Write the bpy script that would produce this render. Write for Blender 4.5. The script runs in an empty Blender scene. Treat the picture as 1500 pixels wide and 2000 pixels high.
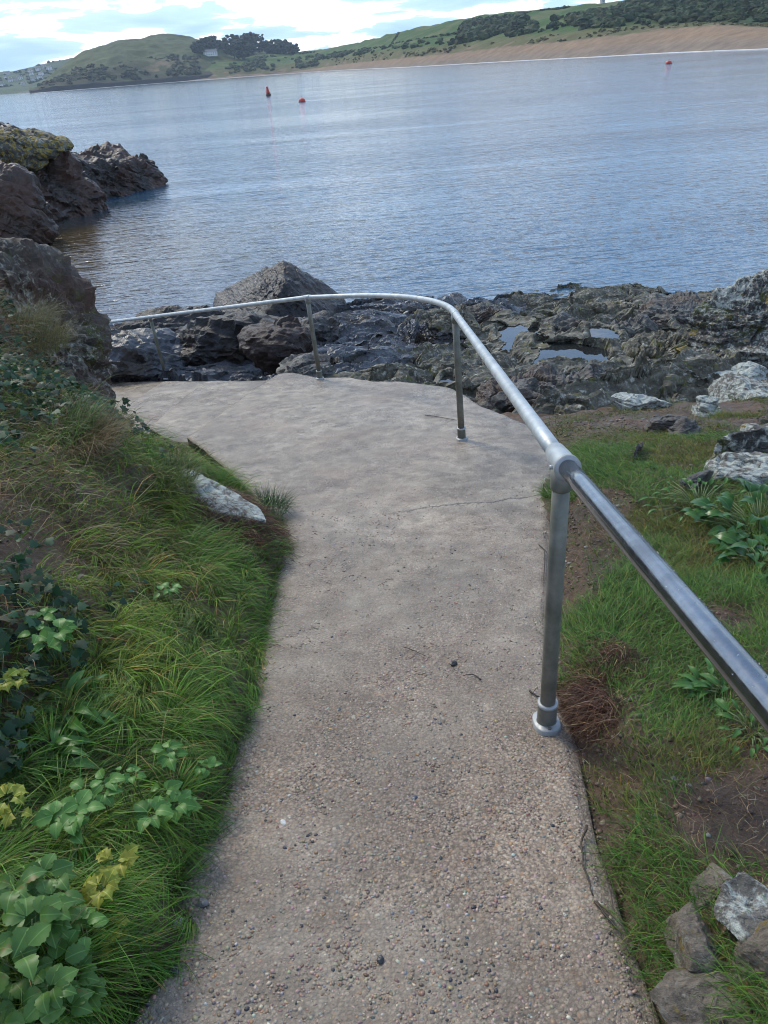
import bpy, bmesh, math, random
import numpy as np
from mathutils import Vector, Matrix

scene = bpy.context.scene
C = scene.collection
random.seed(5)
RNG = np.random.default_rng(11)
rad = math.radians

# ---------------------------------------------------------------- camera
FPX = 1500.0
ROLL = math.atan(0.075)
PITCH = math.atan((1000 - 122.75) * math.cos(ROLL) / FPX)
EYE = 5.0                                   # metres above the water
cam_data = bpy.data.cameras.new('camera')
cam = bpy.data.objects.new('camera', cam_data)
C.objects.link(cam)
cam_data.sensor_fit = 'VERTICAL'
cam_data.sensor_height = 24.0
cam_data.lens = 24.0 * FPX / 2000.0
cam_data.clip_start = 0.05
cam_data.clip_end = 8000
fw = Vector((0, math.cos(PITCH), -math.sin(PITCH)))
u0 = Vector((0, math.sin(PITCH), math.cos(PITCH)))
r0 = Vector((1, 0, 0))
rt = r0 * math.cos(ROLL) - u0 * math.sin(ROLL)
up = r0 * math.sin(ROLL) + u0 * math.cos(ROLL)
M = Matrix((rt, up, -fw)).transposed().to_4x4()
M.translation = Vector((0, 0, EYE))
cam.matrix_world = M
scene.camera = cam

# ---------------------------------------------------------------- sky and sun
SUN_EL, SUN_AZ = rad(42), rad(-35)          # azimuth from +Y towards +X
world = bpy.data.worlds.new('World')
scene.world = world
world.use_nodes = True
wt = world.node_tree
for n in list(wt.nodes):
    wt.nodes.remove(n)


def wn(t, **kw):
    n = wt.nodes.new(t)
    for k, v in kw.items():
        setattr(n, k, v)
    return n


w_out = wn('ShaderNodeOutputWorld')
w_bg = wn('ShaderNodeBackground')
w_sky = wn('ShaderNodeTexSky', sky_type='NISHITA', sun_disc=False)
w_sky.sun_elevation = SUN_EL
w_sky.sun_rotation = SUN_AZ
w_sky.air_density = 1.0
w_sky.dust_density = 0.6
w_sky.ozone_density = 2.5
w_geo = wn('ShaderNodeTexCoord')
w_sep = wn('ShaderNodeSeparateXYZ')
wt.links.new(w_geo.outputs['Generated'], w_sep.inputs[0])
# project the view direction onto a flat cloud layer: p = d.xy / (|d.z| + 0.12)
w_abs = wn('ShaderNodeMath', operation='ABSOLUTE')
wt.links.new(w_sep.outputs['Z'], w_abs.inputs[0])
w_add = wn('ShaderNodeMath', operation='ADD')
w_add.inputs[1].default_value = 0.13
wt.links.new(w_abs.outputs[0], w_add.inputs[0])
w_dx = wn('ShaderNodeMath', operation='DIVIDE')
w_dy = wn('ShaderNodeMath', operation='DIVIDE')
wt.links.new(w_sep.outputs['X'], w_dx.inputs[0]); wt.links.new(w_add.outputs[0], w_dx.inputs[1])
wt.links.new(w_sep.outputs['Y'], w_dy.inputs[0]); wt.links.new(w_add.outputs[0], w_dy.inputs[1])
w_cmb = wn('ShaderNodeCombineXYZ')
wt.links.new(w_dx.outputs[0], w_cmb.inputs[0]); wt.links.new(w_dy.outputs[0], w_cmb.inputs[1])
w_n1 = wn('ShaderNodeTexNoise', noise_dimensions='3D')
w_n1.inputs['Scale'].default_value = 1.25
w_n1.inputs['Detail'].default_value = 7
w_n1.inputs['Roughness'].default_value = 0.55
w_n1.inputs['Distortion'].default_value = 0.35
w_off = wn('ShaderNodeVectorMath', operation='ADD')
w_off.inputs[1].default_value = (3.1, 7.4, 0.6)
wt.links.new(w_cmb.outputs[0], w_off.inputs[0])
wt.links.new(w_off.outputs[0], w_n1.inputs['Vector'])
# cloud brightness: grey-blue undersides to white gaps of thin cloud
w_cr = wn('ShaderNodeValToRGB')
e = w_cr.color_ramp.elements
e[0].position = 0.32; e[0].color = (0.62, 0.78, 0.95, 1)
e[1].position = 0.62; e[1].color = (0.24, 0.40, 0.66, 1)
m = w_cr.color_ramp.elements.new(0.445); m.color = (1.0, 1.0, 1.0, 1)
m = w_cr.color_ramp.elements.new(0.48); m.color = (0.36, 0.53, 0.78, 1)
wt.links.new(w_n1.outputs['Fac'], w_cr.inputs[0])
w_sc = wn('ShaderNodeVectorMath', operation='SCALE')
w_sc.inputs['Scale'].default_value = 8.2
wt.links.new(w_cr.outputs[0], w_sc.inputs[0])
# more blue showing higher up, cloud bank towards the horizon
w_mr = wn('ShaderNodeMapRange')
w_mr.inputs['From Min'].default_value = 0.02
w_mr.inputs['From Max'].default_value = 0.40
w_mr.inputs['To Min'].default_value = 0.96
w_mr.inputs['To Max'].default_value = 0.22
wt.links.new(w_sep.outputs['Z'], w_mr.inputs['Value'])
w_mix = wn('ShaderNodeMix', data_type='RGBA')
wt.links.new(w_mr.outputs['Result'], w_mix.inputs['Factor'])
wt.links.new(w_sky.outputs[0], w_mix.inputs['A'])
wt.links.new(w_sc.outputs[0], w_mix.inputs['B'])
wt.links.new(w_mix.outputs['Result'], w_bg.inputs['Color'])
w_bg.inputs['Strength'].default_value = 0.15
wt.links.new(w_bg.outputs[0], w_out.inputs['Surface'])

sun_data = bpy.data.lights.new('sun', 'SUN')
sun_data.energy = 1.5
sun_data.angle = rad(14)
sun_data.color = (1.0, 0.93, 0.76)
sun = bpy.data.objects.new('sun', sun_data)
C.objects.link(sun)
sdir = Vector((math.sin(SUN_AZ) * math.cos(SUN_EL), math.cos(SUN_AZ) * math.cos(SUN_EL), math.sin(SUN_EL)))
sun.rotation_euler = sdir.to_track_quat('Z', 'Y').to_euler()
sun.location = (0, 0, 30)

vs = scene.view_settings
vs.view_transform = 'Standard'
vs.look = 'None'
vs.gamma = 1.0
vs.use_curve_mapping = False
vs.exposure = 0.72
scene.cycles.max_bounces = 4
scene.cycles.diffuse_bounces = 2
scene.cycles.glossy_bounces = 3
scene.cycles.transparent_max_bounces = 8
scene.cycles.volume_bounces = 0
scene.cycles.filter_width = 1.05


# ---------------------------------------------------------------- survey helpers: sight lines from the tripod to places
def ray(px, py):
    X, Y = px - 750, py - 1000
    x = (X * math.cos(ROLL) - Y * math.sin(ROLL)) / FPX
    y = (X * math.sin(ROLL) + Y * math.cos(ROLL)) / FPX
    return x, math.cos(PITCH) - math.sin(PITCH) * y, -math.sin(PITCH) - math.cos(PITCH) * y


def atD(px, py, D):
    r = ray(px, py); t = D / r[1]
    return np.array((r[0] * t, D, EYE + r[2] * t))


def atz(px, py, z):
    r = ray(px, py); t = (z - EYE) / r[2]
    return np.array((r[0] * t, r[1] * t, z))


def onplane(px, py, a=3.4, b=-0.17):
    r = ray(px, py); t = (a - EYE) / (r[2] - b * r[1])
    return np.array((r[0] * t, r[1] * t, EYE + r[2] * t))


# ---------------------------------------------------------------- numpy noise
def _hash(ix, iy, iz, seed):
    h = (ix.astype(np.int64) * 374761393 + iy.astype(np.int64) * 668265263 + iz.astype(np.int64) * 2147483647 + seed * 974711) & 0xFFFFFFFF
    h = ((h ^ (h >> 13)) * 1274126177) & 0xFFFFFFFF
    h = ((h ^ (h >> 16)) * 2246822519) & 0xFFFFFFFF
    h = h ^ (h >> 15)
    return (h & 0xFFFFFF) / float(0xFFFFFF)


def vnoise(x, y, z=None, seed=0):
    x = np.asarray(x, float); y = np.asarray(y, float)
    ix = np.floor(x); iy = np.floor(y)
    fx = x - ix; fy = y - iy
    fx = fx * fx * fx * (fx * (fx * 6 - 15) + 10); fy = fy * fy * fy * (fy * (fy * 6 - 15) + 10)
    if z is None:
        zi = np.zeros_like(ix)
        a = _hash(ix, iy, zi, seed); b = _hash(ix + 1, iy, zi, seed)
        c = _hash(ix, iy + 1, zi, seed); d = _hash(ix + 1, iy + 1, zi, seed)
        return ((a + (b - a) * fx) * (1 - fy) + (c + (d - c) * fx) * fy) * 2 - 1
    z = np.asarray(z, float)
    iz = np.floor(z); fz = z - iz
    fz = fz * fz * fz * (fz * (fz * 6 - 15) + 10)
    out = 0
    for k in (0, 1):
        a = _hash(ix, iy, iz + k, seed); b = _hash(ix + 1, iy, iz + k, seed)
        c = _hash(ix, iy + 1, iz + k, seed); d = _hash(ix + 1, iy + 1, iz + k, seed)
        v = (a + (b - a) * fx) * (1 - fy) + (c + (d - c) * fx) * fy
        out = out + v * (fz if k else 1 - fz)
    return out * 2 - 1


def fbm(x, y, z=None, oct=4, seed=0, gain=0.5, lac=2.03):
    a, s, tot = 1.0, 0.0, 0.0
    ca, sa = math.cos(0.7), math.sin(0.7)
    for i in range(oct):
        s = s + a * vnoise(x, y, z, seed + i * 17)
        tot += a; a *= gain
        x, y = (x * ca - y * sa) * lac + 5.2, (x * sa + y * ca) * lac + 1.3
        if z is not None:
            z = z * lac + 3.7
    return s / tot


def sstep(a, b, x):
    t = np.clip((np.asarray(x, float) - a) / (b - a), 0, 1)
    return t * t * (3 - 2 * t)


# ---------------------------------------------------------------- mesh helpers
def mesh_np(name, V, F, col=None, smooth=True):
    """F: int array (n,k) of equal sided faces"""
    V = np.asarray(V, np.float32); F = np.asarray(F, np.int32)
    me = bpy.data.meshes.new(name)
    n, k = F.shape
    me.vertices.add(len(V)); me.vertices.foreach_set('co', V.ravel())
    me.loops.add(n * k); me.loops.foreach_set('vertex_index', F.ravel())
    me.polygons.add(n); me.polygons.foreach_set('loop_start', np.arange(n, dtype=np.int32) * k)
    me.polygons.foreach_set('use_smooth', np.full(n, smooth))
    me.update(calc_edges=True)
    if col is not None:
        at = me.color_attributes.new('col', 'FLOAT_COLOR', 'POINT')
        c4 = np.ones((len(V), 4), np.float32); c4[:, :3] = col
        at.data.foreach_set('color', c4.ravel())
    return me


def link(name, me, mat=None, parent=None, loc=None):
    o = bpy.data.objects.new(name, me)
    C.objects.link(o)
    if mat is not None and me is not None and not me.materials:
        me.materials.append(mat)
    if parent is not None:
        o.parent = parent
    if loc is not None:
        o.location = loc
    return o


def empty(name, loc=(0, 0, 0)):
    o = bpy.data.objects.new(name, None)
    o.empty_display_size = 0.1
    C.objects.link(o)
    o.location = loc
    return o


def tag(o, label=None, cat=None, group=None, kind=None):
    if label: o['label'] = label
    if cat: o['category'] = cat
    if group: o['group'] = group
    if kind: o['kind'] = kind
    return o


def grid_faces(nr, nc):
    i = np.arange(nr - 1)[:, None] * nc + np.arange(nc - 1)[None, :]
    i = i.ravel()
    return np.stack([i, i + 1, i + nc + 1, i + nc], 1)


def tube(pts, r, seg=20, caps=True):
    """sweep a circle; r scalar or list; returns V, F(list)"""
    pts = [Vector(p) for p in pts]
    n = len(pts)
    rs = [r] * n if np.isscalar(r) else list(r)
    V, F = [], []
    ref = None
    for i, p in enumerate(pts):
        t = (pts[min(i + 1, n - 1)] - pts[max(i - 1, 0)]).normalized()
        if ref is None:
            ref = Vector((0, 0, 1)) if abs(t.z) < 0.9 else Vector((1, 0, 0))
        a = ref - t * ref.dot(t)
        a.normalize(); ref = a
        b = t.cross(a)
        for k in range(seg):
            w = 2 * math.pi * k / seg
            V.append(p + (a * math.cos(w) + b * math.sin(w)) * rs[i])
    for i in range(n - 1):
        for k in range(seg):
            k2 = (k + 1) % seg
            F.append((i * seg + k, i * seg + k2, (i + 1) * seg + k2, (i + 1) * seg + k))
    if caps:
        F.append(tuple(range(seg))[::-1])
        F.append(tuple((n - 1) * seg + k for k in range(seg)))
    return V, F


def pymesh(name, V, F, smooth=True):
    me = bpy.data.meshes.new(name)
    me.from_pydata([tuple(v) for v in V], [], [tuple(f) for f in F])
    me.polygons.foreach_set('use_smooth', np.full(len(me.polygons), smooth))
    me.update()
    return me


def merge(*parts):
    V, F = [], []
    for v, f in parts:
        o = len(V); V += list(v); F += [tuple(i + o for i in q) for q in f]
    return V, F


# ---------------------------------------------------------------- materials
MATS = {}


class NT:
    def __init__(self, name):
        self.m = bpy.data.materials.new(name)
        self.m.use_nodes = True
        self.t = self.m.node_tree
        for n in list(self.t.nodes):
            self.t.nodes.remove(n)
        self.out = self.t.nodes.new('ShaderNodeOutputMaterial')
        self.b = self.t.nodes.new('ShaderNodeBsdfPrincipled')
        self.t.links.new(self.b.outputs[0], self.out.inputs['Surface'])
        self.geo = None
        MATS[name] = self.m

    def n(self, t, **kw):
        x = self.t.nodes.new(t)
        for k, v in kw.items():
            setattr(x, k, v)
        return x

    def l(self, a, b):
        self.t.links.new(a, b)

    def pos(self):
        if self.geo is None:
            self.geo = self.n('ShaderNodeNewGeometry')
        return self.geo.outputs['Position']

    def noise(self, scale, detail=4, rough=0.55, vec=None, dist=0.0, off=None):
        x = self.n('ShaderNodeTexNoise')
        x.inputs['Scale'].default_value = scale
        x.inputs['Detail'].default_value = detail
        x.inputs['Roughness'].default_value = rough
        x.inputs['Distortion'].default_value = dist
        v = vec if vec is not None else self.pos()
        if off is not None:
            v = self.vadd(v, off)
        self.l(v, x.inputs['Vector'])
        return x.outputs['Fac']

    def vadd(self, v, off):
        a = self.n('ShaderNodeVectorMath', operation='ADD')
        self.l(v, a.inputs[0]); a.inputs[1].default_value = off
        return a.outputs[0]

    def vmul(self, v, s):
        a = self.n('ShaderNodeVectorMath', operation='MULTIPLY')
        self.l(v, a.inputs[0]); a.inputs[1].default_value = s
        return a.outputs[0]

    def voro(self, scale, feature='F1', vec=None, rnd=1.0):
        x = self.n('ShaderNodeTexVoronoi', feature=feature)
        x.inputs['Scale'].default_value = scale
        x.inputs['Randomness'].default_value = rnd
        self.l(vec if vec is not None else self.pos(), x.inputs['Vector'])
        return x

    def ramp(self, fac, stops, interp='LINEAR'):
        r = self.n('ShaderNodeValToRGB')
        r.color_ramp.interpolation = interp
        el = r.color_ramp.elements
        while len(el) < len(stops):
            el.new(0.5)
        for i, (p, c) in enumerate(stops):
            el[i].position = p
            el[i].color = (c, c, c, 1) if np.isscalar(c) else (c[0], c[1], c[2], 1)
        self.l(fac, r.inputs[0])
        return r.outputs[0]

    def mix(self, fac, a, b, mode='MIX'):
        x = self.n('ShaderNodeMix', data_type='RGBA', blend_type=mode)
        for v, s in ((fac, 'Factor'), (a, 'A'), (b, 'B')):
            if isinstance(v, (int, float)):
                x.inputs[s].default_value = v if s == 'Factor' else (v, v, v, 1)
            elif isinstance(v, (tuple, list)):
                x.inputs[s].default_value = (*v, 1)
            else:
                self.l(v, x.inputs[s])
        return x.outputs['Result']

    def math(self, op, a, b=None):
        x = self.n('ShaderNodeMath', operation=op)
        for i, v in enumerate((a, b)):
            if v is None: continue
            if isinstance(v, (int, float)): x.inputs[i].default_value = v
            else: self.l(v, x.inputs[i])
        return x.outputs[0]

    def bump(self, h, strength=0.5, dist=0.02, prev=None):
        x = self.n('ShaderNodeBump')
        x.inputs['Strength'].default_value = strength
        x.inputs['Distance'].default_value = dist
        self.l(h, x.inputs['Height'])
        if prev is not None:
            self.l(prev, x.inputs['Normal'])
        return x.outputs[0]

    def attr(self, name='col'):
        x = self.n('ShaderNodeAttribute', attribute_name=name)
        return x.outputs['Color']

    def set(self, **kw):
        for k, v in kw.items():
            k = {'color': 'Base Color', 'rough': 'Roughness', 'normal': 'Normal', 'metal': 'Metallic', 'spec': 'Specular IOR Level', 'ior': 'IOR', 'trans': 'Transmission Weight'}[k]
            if isinstance(v, (int, float)): self.b.inputs[k].default_value = v
            elif isinstance(v, tuple): self.b.inputs[k].default_value = (*v, 1)
            else: self.l(v, self.b.inputs[k])
        return self.m


def rock_mat(name, dark, light, lichen=None, lichen_amt=0.0, yellow=0.0, rough=(0.35, 0.7), stain=None, stain_amt=0.0, scale=1.0, bump=0.6, lscale=7.0, moss=0.0, dry=False):
    t = NT(name)
    strat = t.vmul(t.pos(), (1.0 * scale, 2.2 * scale, 3.0 * scale))
    n1 = t.noise(3.0, 8, 0.65, strat, 0.6)
    n2 = t.noise(18.0 * scale, 6, 0.7)
    n3 = t.noise(1.3 * scale, 3, 0.5, off=(4, 9, 2))
    f = t.math('ADD', t.math('MULTIPLY', n1, 0.6), t.math('MULTIPLY', n2, 0.4))
    mid = tuple((a + b) / 2 for a, b in zip(dark, light))
    col = t.ramp(f, [(0.36, dark), (0.5, mid), (0.64, light)])
    if stain:
        sm = t.ramp(n3, [(0.55 - 0.25 * stain_amt, 0.0), (0.68 - 0.2 * stain_amt, 1.0)])
        col = t.mix(t.math('MULTIPLY', sm, 0.85), col, t.mix(n2, tuple(0.6 * c for c in stain), tuple(1.3 * c for c in stain)))
    if moss > 0:
        mm = t.ramp(t.noise(2.6, 6, 0.7, off=(7, 1, 3)), [(0.62 - 0.3 * moss, 0.0), (0.70 - 0.3 * moss, 1.0)])
        col = t.mix(mm, col, t.mix(n2, (0.035, 0.045, 0.01), (0.12, 0.12, 0.025)))
    if lichen:
        big = t.noise(1.1, 2, 0.5, off=(1.7, 3.3, 0))
        ln = t.noise(lscale, 9, 0.72, dist=0.5)
        lf = t.math('ADD', t.math('MULTIPLY', ln, 0.75), t.math('MULTIPLY', big, 0.30))
        th = 0.68 - 0.36 * lichen_amt
        lm = t.ramp(lf, [(th - 0.02, 0.0), (th + 0.07, 1.0)])
        lc = t.mix(t.noise(35, 5, 0.7), tuple(0.55 * c for c in lichen), tuple(1.15 * c for c in lichen))
        col = t.mix(lm, col, lc)
    if yellow > 0:
        yn = t.noise(5.2, 8, 0.7, off=(11, 5, 8))
        th = 0.70 - 0.26 * yellow
        ym = t.ramp(yn, [(th, 0.0), (th + 0.04, 1.0)])
        col = t.mix(ym, col, t.mix(n2, (0.10, 0.075, 0.012), (0.34, 0.24, 0.03)))
    rg = t.ramp(t.noise(4.0, 5, 0.6, off=(2, 2, 7)), [(0.35, rough[0]), (0.65, rough[1])])
    if lichen:
        rg = t.mix(lm, rg, 0.9)
    h = t.math('ADD', n1, t.math('MULTIPLY', n2, 0.5))
    if dry:
        sx_ = t.n('ShaderNodeSeparateXYZ'); t.l(t.pos(), sx_.inputs[0])
        k1 = t.math('ADD', t.math('MULTIPLY', sx_.outputs['X'], 0.16), t.math('MULTIPLY', sx_.outputs['Z'], 0.42))
        k1 = t.math('ADD', k1, t.math('MULTIPLY', t.noise(1.8, 5, 0.65, off=(9, 9, 1)), 0.7))
        dm = t.ramp(k1, [(0.98, 0.0), (1.28, 1.0)])
        dc = t.ramp(f, [(0.36, (0.035, 0.030, 0.020)), (0.5, (0.11, 0.098, 0.068)), (0.64, (0.25, 0.235, 0.185))])
        lz = t.ramp(t.noise(12, 8, 0.72, off=(3, 8, 4)), [(0.56, 0.0), (0.64, 0.9)])
        dc = t.mix(lz, dc, (0.44, 0.44, 0.37))
        dc = t.mix(t.ramp(t.noise(5, 7, 0.7, off=(1, 4, 8)), [(0.56, 0.0), (0.64, 0.8)]), dc, (0.13, 0.125, 0.02))
        col = t.mix(dm, col, dc)
        rg = t.mix(dm, rg, 0.75)
    b1 = t.bump(h, bump, 0.04)
    b2 = t.bump(t.noise(70, 4, 0.7), bump * 0.6, 0.008, b1)
    return t.set(color=col, rough=rg, normal=b2)


# galvanised tube
def metal_mat(name, c1, c2, r1, r2, metal=0.8, algae=0.0):
    t = NT(name)
    n = t.noise(9, 6, 0.65)
    f = t.noise(60, 4, 0.6)
    col = t.mix(t.ramp(n, [(0.35, 0.0), (0.65, 1.0)]), c1, c2)
    if algae:
        am = t.ramp(t.noise(5, 7, 0.7, off=(3, 3, 3)), [(0.42, 0.0), (0.62, algae)])
        col = t.mix(am, col, (0.10, 0.105, 0.07))
    spk = t.ramp(t.voro(90).outputs['Distance'], [(0.05, 1.0), (0.12, 0.0)])
    col = t.mix(t.math('MULTIPLY', spk, 0.5), col, (0.10, 0.10, 0.09))
    mt = t.math('SUBTRACT', metal, t.math('MULTIPLY', spk, 0.4))
    return t.set(color=col, rough=t.ramp(f, [(0.3, r1), (0.7, r2)]), metal=mt, normal=t.bump(n, 0.08, 0.004))


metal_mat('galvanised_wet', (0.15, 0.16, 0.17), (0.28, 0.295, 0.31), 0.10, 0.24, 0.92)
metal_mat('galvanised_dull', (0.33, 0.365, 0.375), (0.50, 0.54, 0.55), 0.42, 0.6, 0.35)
metal_mat('galvanised_post', (0.15, 0.148, 0.125), (0.25, 0.245, 0.21), 0.45, 0.65, 0.35, algae=0.75)
metal_mat('galvanised_flange', (0.26, 0.265, 0.26), (0.44, 0.45, 0.45), 0.35, 0.6, 0.2)

# leaf and grass
def leaf_mat(name, rough=0.5, trans=0.25, attr=True, c1=None, c2=None, spec=0.35):
    t = NT(name)
    if attr:
        col = t.attr()
    else:
        oi = t.n('ShaderNodeObjectInfo')
        col = t.mix(oi.outputs['Random'], c1, c2)
        n = t.noise(40, 4, 0.6)
        col = t.mix(t.math('MULTIPLY', n, 0.75), col, tuple(0.45 * c for c in c1))
        tc = t.n('ShaderNodeTexCoord'); sx_ = t.n('ShaderNodeSeparateXYZ'); t.l(tc.outputs['Generated'], sx_.inputs[0])
        vein = t.ramp(t.math('ABSOLUTE', t.math('SUBTRACT', sx_.outputs['X'], 0.5)), [(0.010, 0.35), (0.04, 0.0)])
        col = t.mix(vein, col, tuple(min(1, 1.7 * c + 0.03) for c in c2))
        col = t.mix(t.ramp(t.noise(28, 3, 0.6, off=(5, 2, 9)), [(0.64, 0.0), (0.72, 0.8)]), col, (0.16, 0.12, 0.03))
    t.set(color=col, rough=rough, spec=spec)
    tr = t.n('ShaderNodeBsdfTranslucent')
    t.l(col, tr.inputs[0])
    mx = t.n('ShaderNodeMixShader')
    mx.inputs[0].default_value = trans
    t.l(t.b.outputs[0], mx.inputs[1]); t.l(tr.outputs[0], mx.inputs[2])
    t.l(mx.outputs[0], t.out.inputs['Surface'])
    return t.m


leaf_mat('grass_blades', 0.55, 0.25)
leaf_mat('ivy_leaf', 0.38, 0.12, False, (0.012, 0.035, 0.018), (0.05, 0.095, 0.04))
leaf_mat('alexanders_leaf', 0.45, 0.25, False, (0.10, 0.25, 0.045), (0.18, 0.36, 0.08))
leaf_mat('alexanders_blue_leaf', 0.45, 0.22, False, (0.085, 0.195, 0.038), (0.15, 0.28, 0.06))
leaf_mat('yellow_leaf', 0.5, 0.25, False, (0.26, 0.34, 0.04), (0.50, 0.44, 0.06))
leaf_mat('beet_leaf', 0.32, 0.18, False, (0.035, 0.12, 0.02), (0.09, 0.20, 0.04))
leaf_mat('plantain_leaf', 0.42, 0.2, False, (0.07, 0.19, 0.03), (0.12, 0.26, 0.05))
t = NT('stem'); t.set(color=(0.12, 0.16, 0.05), rough=0.5)
t = NT('twig'); t.set(color=t.mix(t.noise(40), (0.02, 0.014, 0.01), (0.07, 0.045, 0.03)), rough=0.6)
t = NT('pebble')
t.set(color=t.attr(), rough=0.38)

# soil
t = NT('soil')
n1 = t.noise(3, 6, 0.65); n2 = t.noise(30, 6, 0.75); n3 = t.noise(130, 3, 0.7)
c = t.ramp(t.math('ADD', t.math('MULTIPLY', n1, 0.5), t.math('MULTIPLY', n2, 0.5)), [(0.36, (0.038, 0.022, 0.012)), (0.5, (0.105, 0.062, 0.036)), (0.66, (0.20, 0.125, 0.078))])
t.set(color=c, rough=t.ramp(n1, [(0.35, 0.45), (0.6, 0.8)]), normal=t.bump(n3, 0.5, 0.01, t.bump(n2, 0.8, 0.04)))

# path concrete with exposed aggregate
t = NT('path_concrete')
warp = t.n('ShaderNodeVectorMath', operation='ADD')
wns = t.n('ShaderNodeTexNoise'); wns.inputs['Scale'].default_value = 60
t.l(t.pos(), wns.inputs['Vector'])
t.l(t.pos(), warp.inputs[0]); t.l(t.vmul(wns.outputs['Color'], (0.008, 0.008, 0.008)), warp.inputs[1])
v1 = t.voro(105, vec=warp.outputs[0]); v2 = t.voro(210, vec=warp.outputs[0])
sepc = t.n('ShaderNodeSeparateColor'); t.l(v1.outputs['Color'], sepc.inputs[0])
sepd = t.n('ShaderNodeSeparateColor'); t.l(v2.outputs['Color'], sepd.inputs[0])
stone = t.ramp(sepc.outputs[0], [(0.0, (0.20, 0.155, 0.125)), (0.14, (0.40, 0.33, 0.27)), (0.34, (0.29, 0.205, 0.155)), (0.52, (0.44, 0.38, 0.33)), (0.70, (0.33, 0.265, 0.225)), (0.86, (0.055, 0.058, 0.065)), (0.90, (0.40, 0.25, 0.15)), (0.95, (0.27, 0.27, 0.28)), (0.98, (0.56, 0.54, 0.50))], 'CONSTANT')
fine = t.ramp(sepd.outputs[1], [(0.0, (0.22, 0.175, 0.145)), (0.3, (0.38, 0.32, 0.275)), (0.6, (0.32, 0.255, 0.215)), (0.85, (0.12, 0.105, 0.095)), (0.90, (0.48, 0.43, 0.38))], 'CONSTANT')
sel = t.ramp(t.noise(35, 2, 0.5), [(0.44, 0.0), (0.56, 1.0)])
col = t.mix(sel, fine, stone)
gap = t.ramp(v1.outputs['Distance'], [(0.35, 1.0), (0.75, 0.45)])
col = t.mix(1.0, col, gap, 'MULTIPLY')
big = t.noise(1.6, 6, 0.6)
mid = t.noise(6, 6, 0.65, off=(3, 1, 0))
col = t.mix(t.ramp(big, [(0.4, 0.0), (0.62, 0.5)]), col, (0.36, 0.345, 0.32))
col = t.mix(t.ramp(mid, [(0.42, 0.35), (0.6, 0.0)]), col, (0.15, 0.115, 0.09))
sy = t.n('ShaderNodeSeparateXYZ'); t.l(t.pos(), sy.inputs[0])
farf = t.ramp(t.math('MULTIPLY', sy.outputs['Y'], 0.1), [(0.12, 0.0), (0.45, 1.0)])
far_col = t.ramp(t.noise(7, 10, 0.78), [(0.38, (0.11, 0.092, 0.077)), (0.5, (0.265, 0.235, 0.205)), (0.61, (0.44, 0.405, 0.36))])
far_col = t.mix(0.8, far_col, t.mix(t.noise(75, 5, 0.8), (0.35, 0.35, 0.35), (1.65, 1.65, 1.65)), 'MULTIPLY')
far_col = t.mix(t.ramp(t.noise(0.9, 5, 0.6, off=(8, 2, 0)), [(0.5, 0.0), (0.66, 0.5)]), far_col, (0.22, 0.15, 0.115))
col = t.mix(t.math('MULTIPLY', farf, 0.72), col, far_col)
damp = t.ramp(t.noise(0.8, 6, 0.65, off=(6, 4, 1), dist=0.8), [(0.40, 0.74), (0.60, 1.08)])
col = t.mix(1.0, col, damp, 'MULTIPLY')
col = t.mix(1.0, col, (1.16, 1.06, 0.90), 'MULTIPLY')
# old construction joint and crack across the slab
cn = t.math('MULTIPLY', t.math('SUBTRACT', t.noise(3.5, 6, 0.7), 0.5), 0.22)
cd = t.math('ABSOLUTE', t.math('SUBTRACT', t.math('SUBTRACT', sy.outputs['Y'], t.math('MULTIPLY', sy.outputs['X'], 0.12)), t.math('ADD', 3.84, cn)))
cm = t.math('MULTIPLY', t.ramp(cd, [(0.004, 1.0), (0.011, 0.0)]), t.ramp(t.math('ADD', sy.outputs['X'], 0.3), [(0.1, 0.0), (0.6, 0.85)]))
col = t.mix(cm, col, (0.03, 0.024, 0.018))
wet = t.noise(1.2, 5, 0.6, off=(5, 5, 5))
rg = t.mix(farf, t.ramp(wet, [(0.38, 0.42), (0.62, 0.68)]), t.ramp(wet, [(0.36, 0.17), (0.62, 0.42)]))
hh = t.math('SUBTRACT', 1.0, v1.outputs['Distance'])
hh = t.math('ADD', hh, t.math('MULTIPLY', t.math('SUBTRACT', 1.0, v2.outputs['Distance']), 0.5))
b1 = t.bump(t.noise(26, 8, 0.8), 0.5, 0.02)
t.set(color=col, rough=rg, normal=t.bump(hh, 0.55, 0.006, b1))

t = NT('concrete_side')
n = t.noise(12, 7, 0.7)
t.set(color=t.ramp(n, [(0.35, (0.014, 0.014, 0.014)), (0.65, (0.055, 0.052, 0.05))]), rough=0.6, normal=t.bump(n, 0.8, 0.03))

# rocks
rock_mat('foreshore_slate', (0.014, 0.016, 0.021), (0.12, 0.128, 0.142), lichen=(0.24, 0.235, 0.20), lichen_amt=0.10, rough=(0.08, 0.36), stain=(0.05, 0.034, 0.02), stain_amt=0.25, bump=0.6, dry=True)
rock_mat('wet_dark_slate', (0.006, 0.006, 0.007), (0.030, 0.027, 0.027), rough=(0.24, 0.50), scale=1.4, bump=0.9, stain=(0.04, 0.026, 0.018), stain_amt=0.2)
rock_mat('brown_boulder', (0.012, 0.008, 0.007), (0.048, 0.030, 0.025), rough=(0.4, 0.7), bump=1.0, stain=(0.035, 0.016, 0.011), stain_amt=0.5)
rock_mat('headland_rock', (0.009, 0.007, 0.006), (0.052, 0.037, 0.029), rough=(0.35, 0.7), scale=0.5, bump=1.0, stain=(0.075, 0.034, 0.020), stain_amt=0.42)
rock_mat('lichen_cap_rock', (0.02, 0.018, 0.014), (0.09, 0.085, 0.07), lichen=(0.34, 0.36, 0.30), lichen_amt=0.35, yellow=0.75, rough=(0.6, 0.9), scale=0.6, lscale=3.5)
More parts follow.
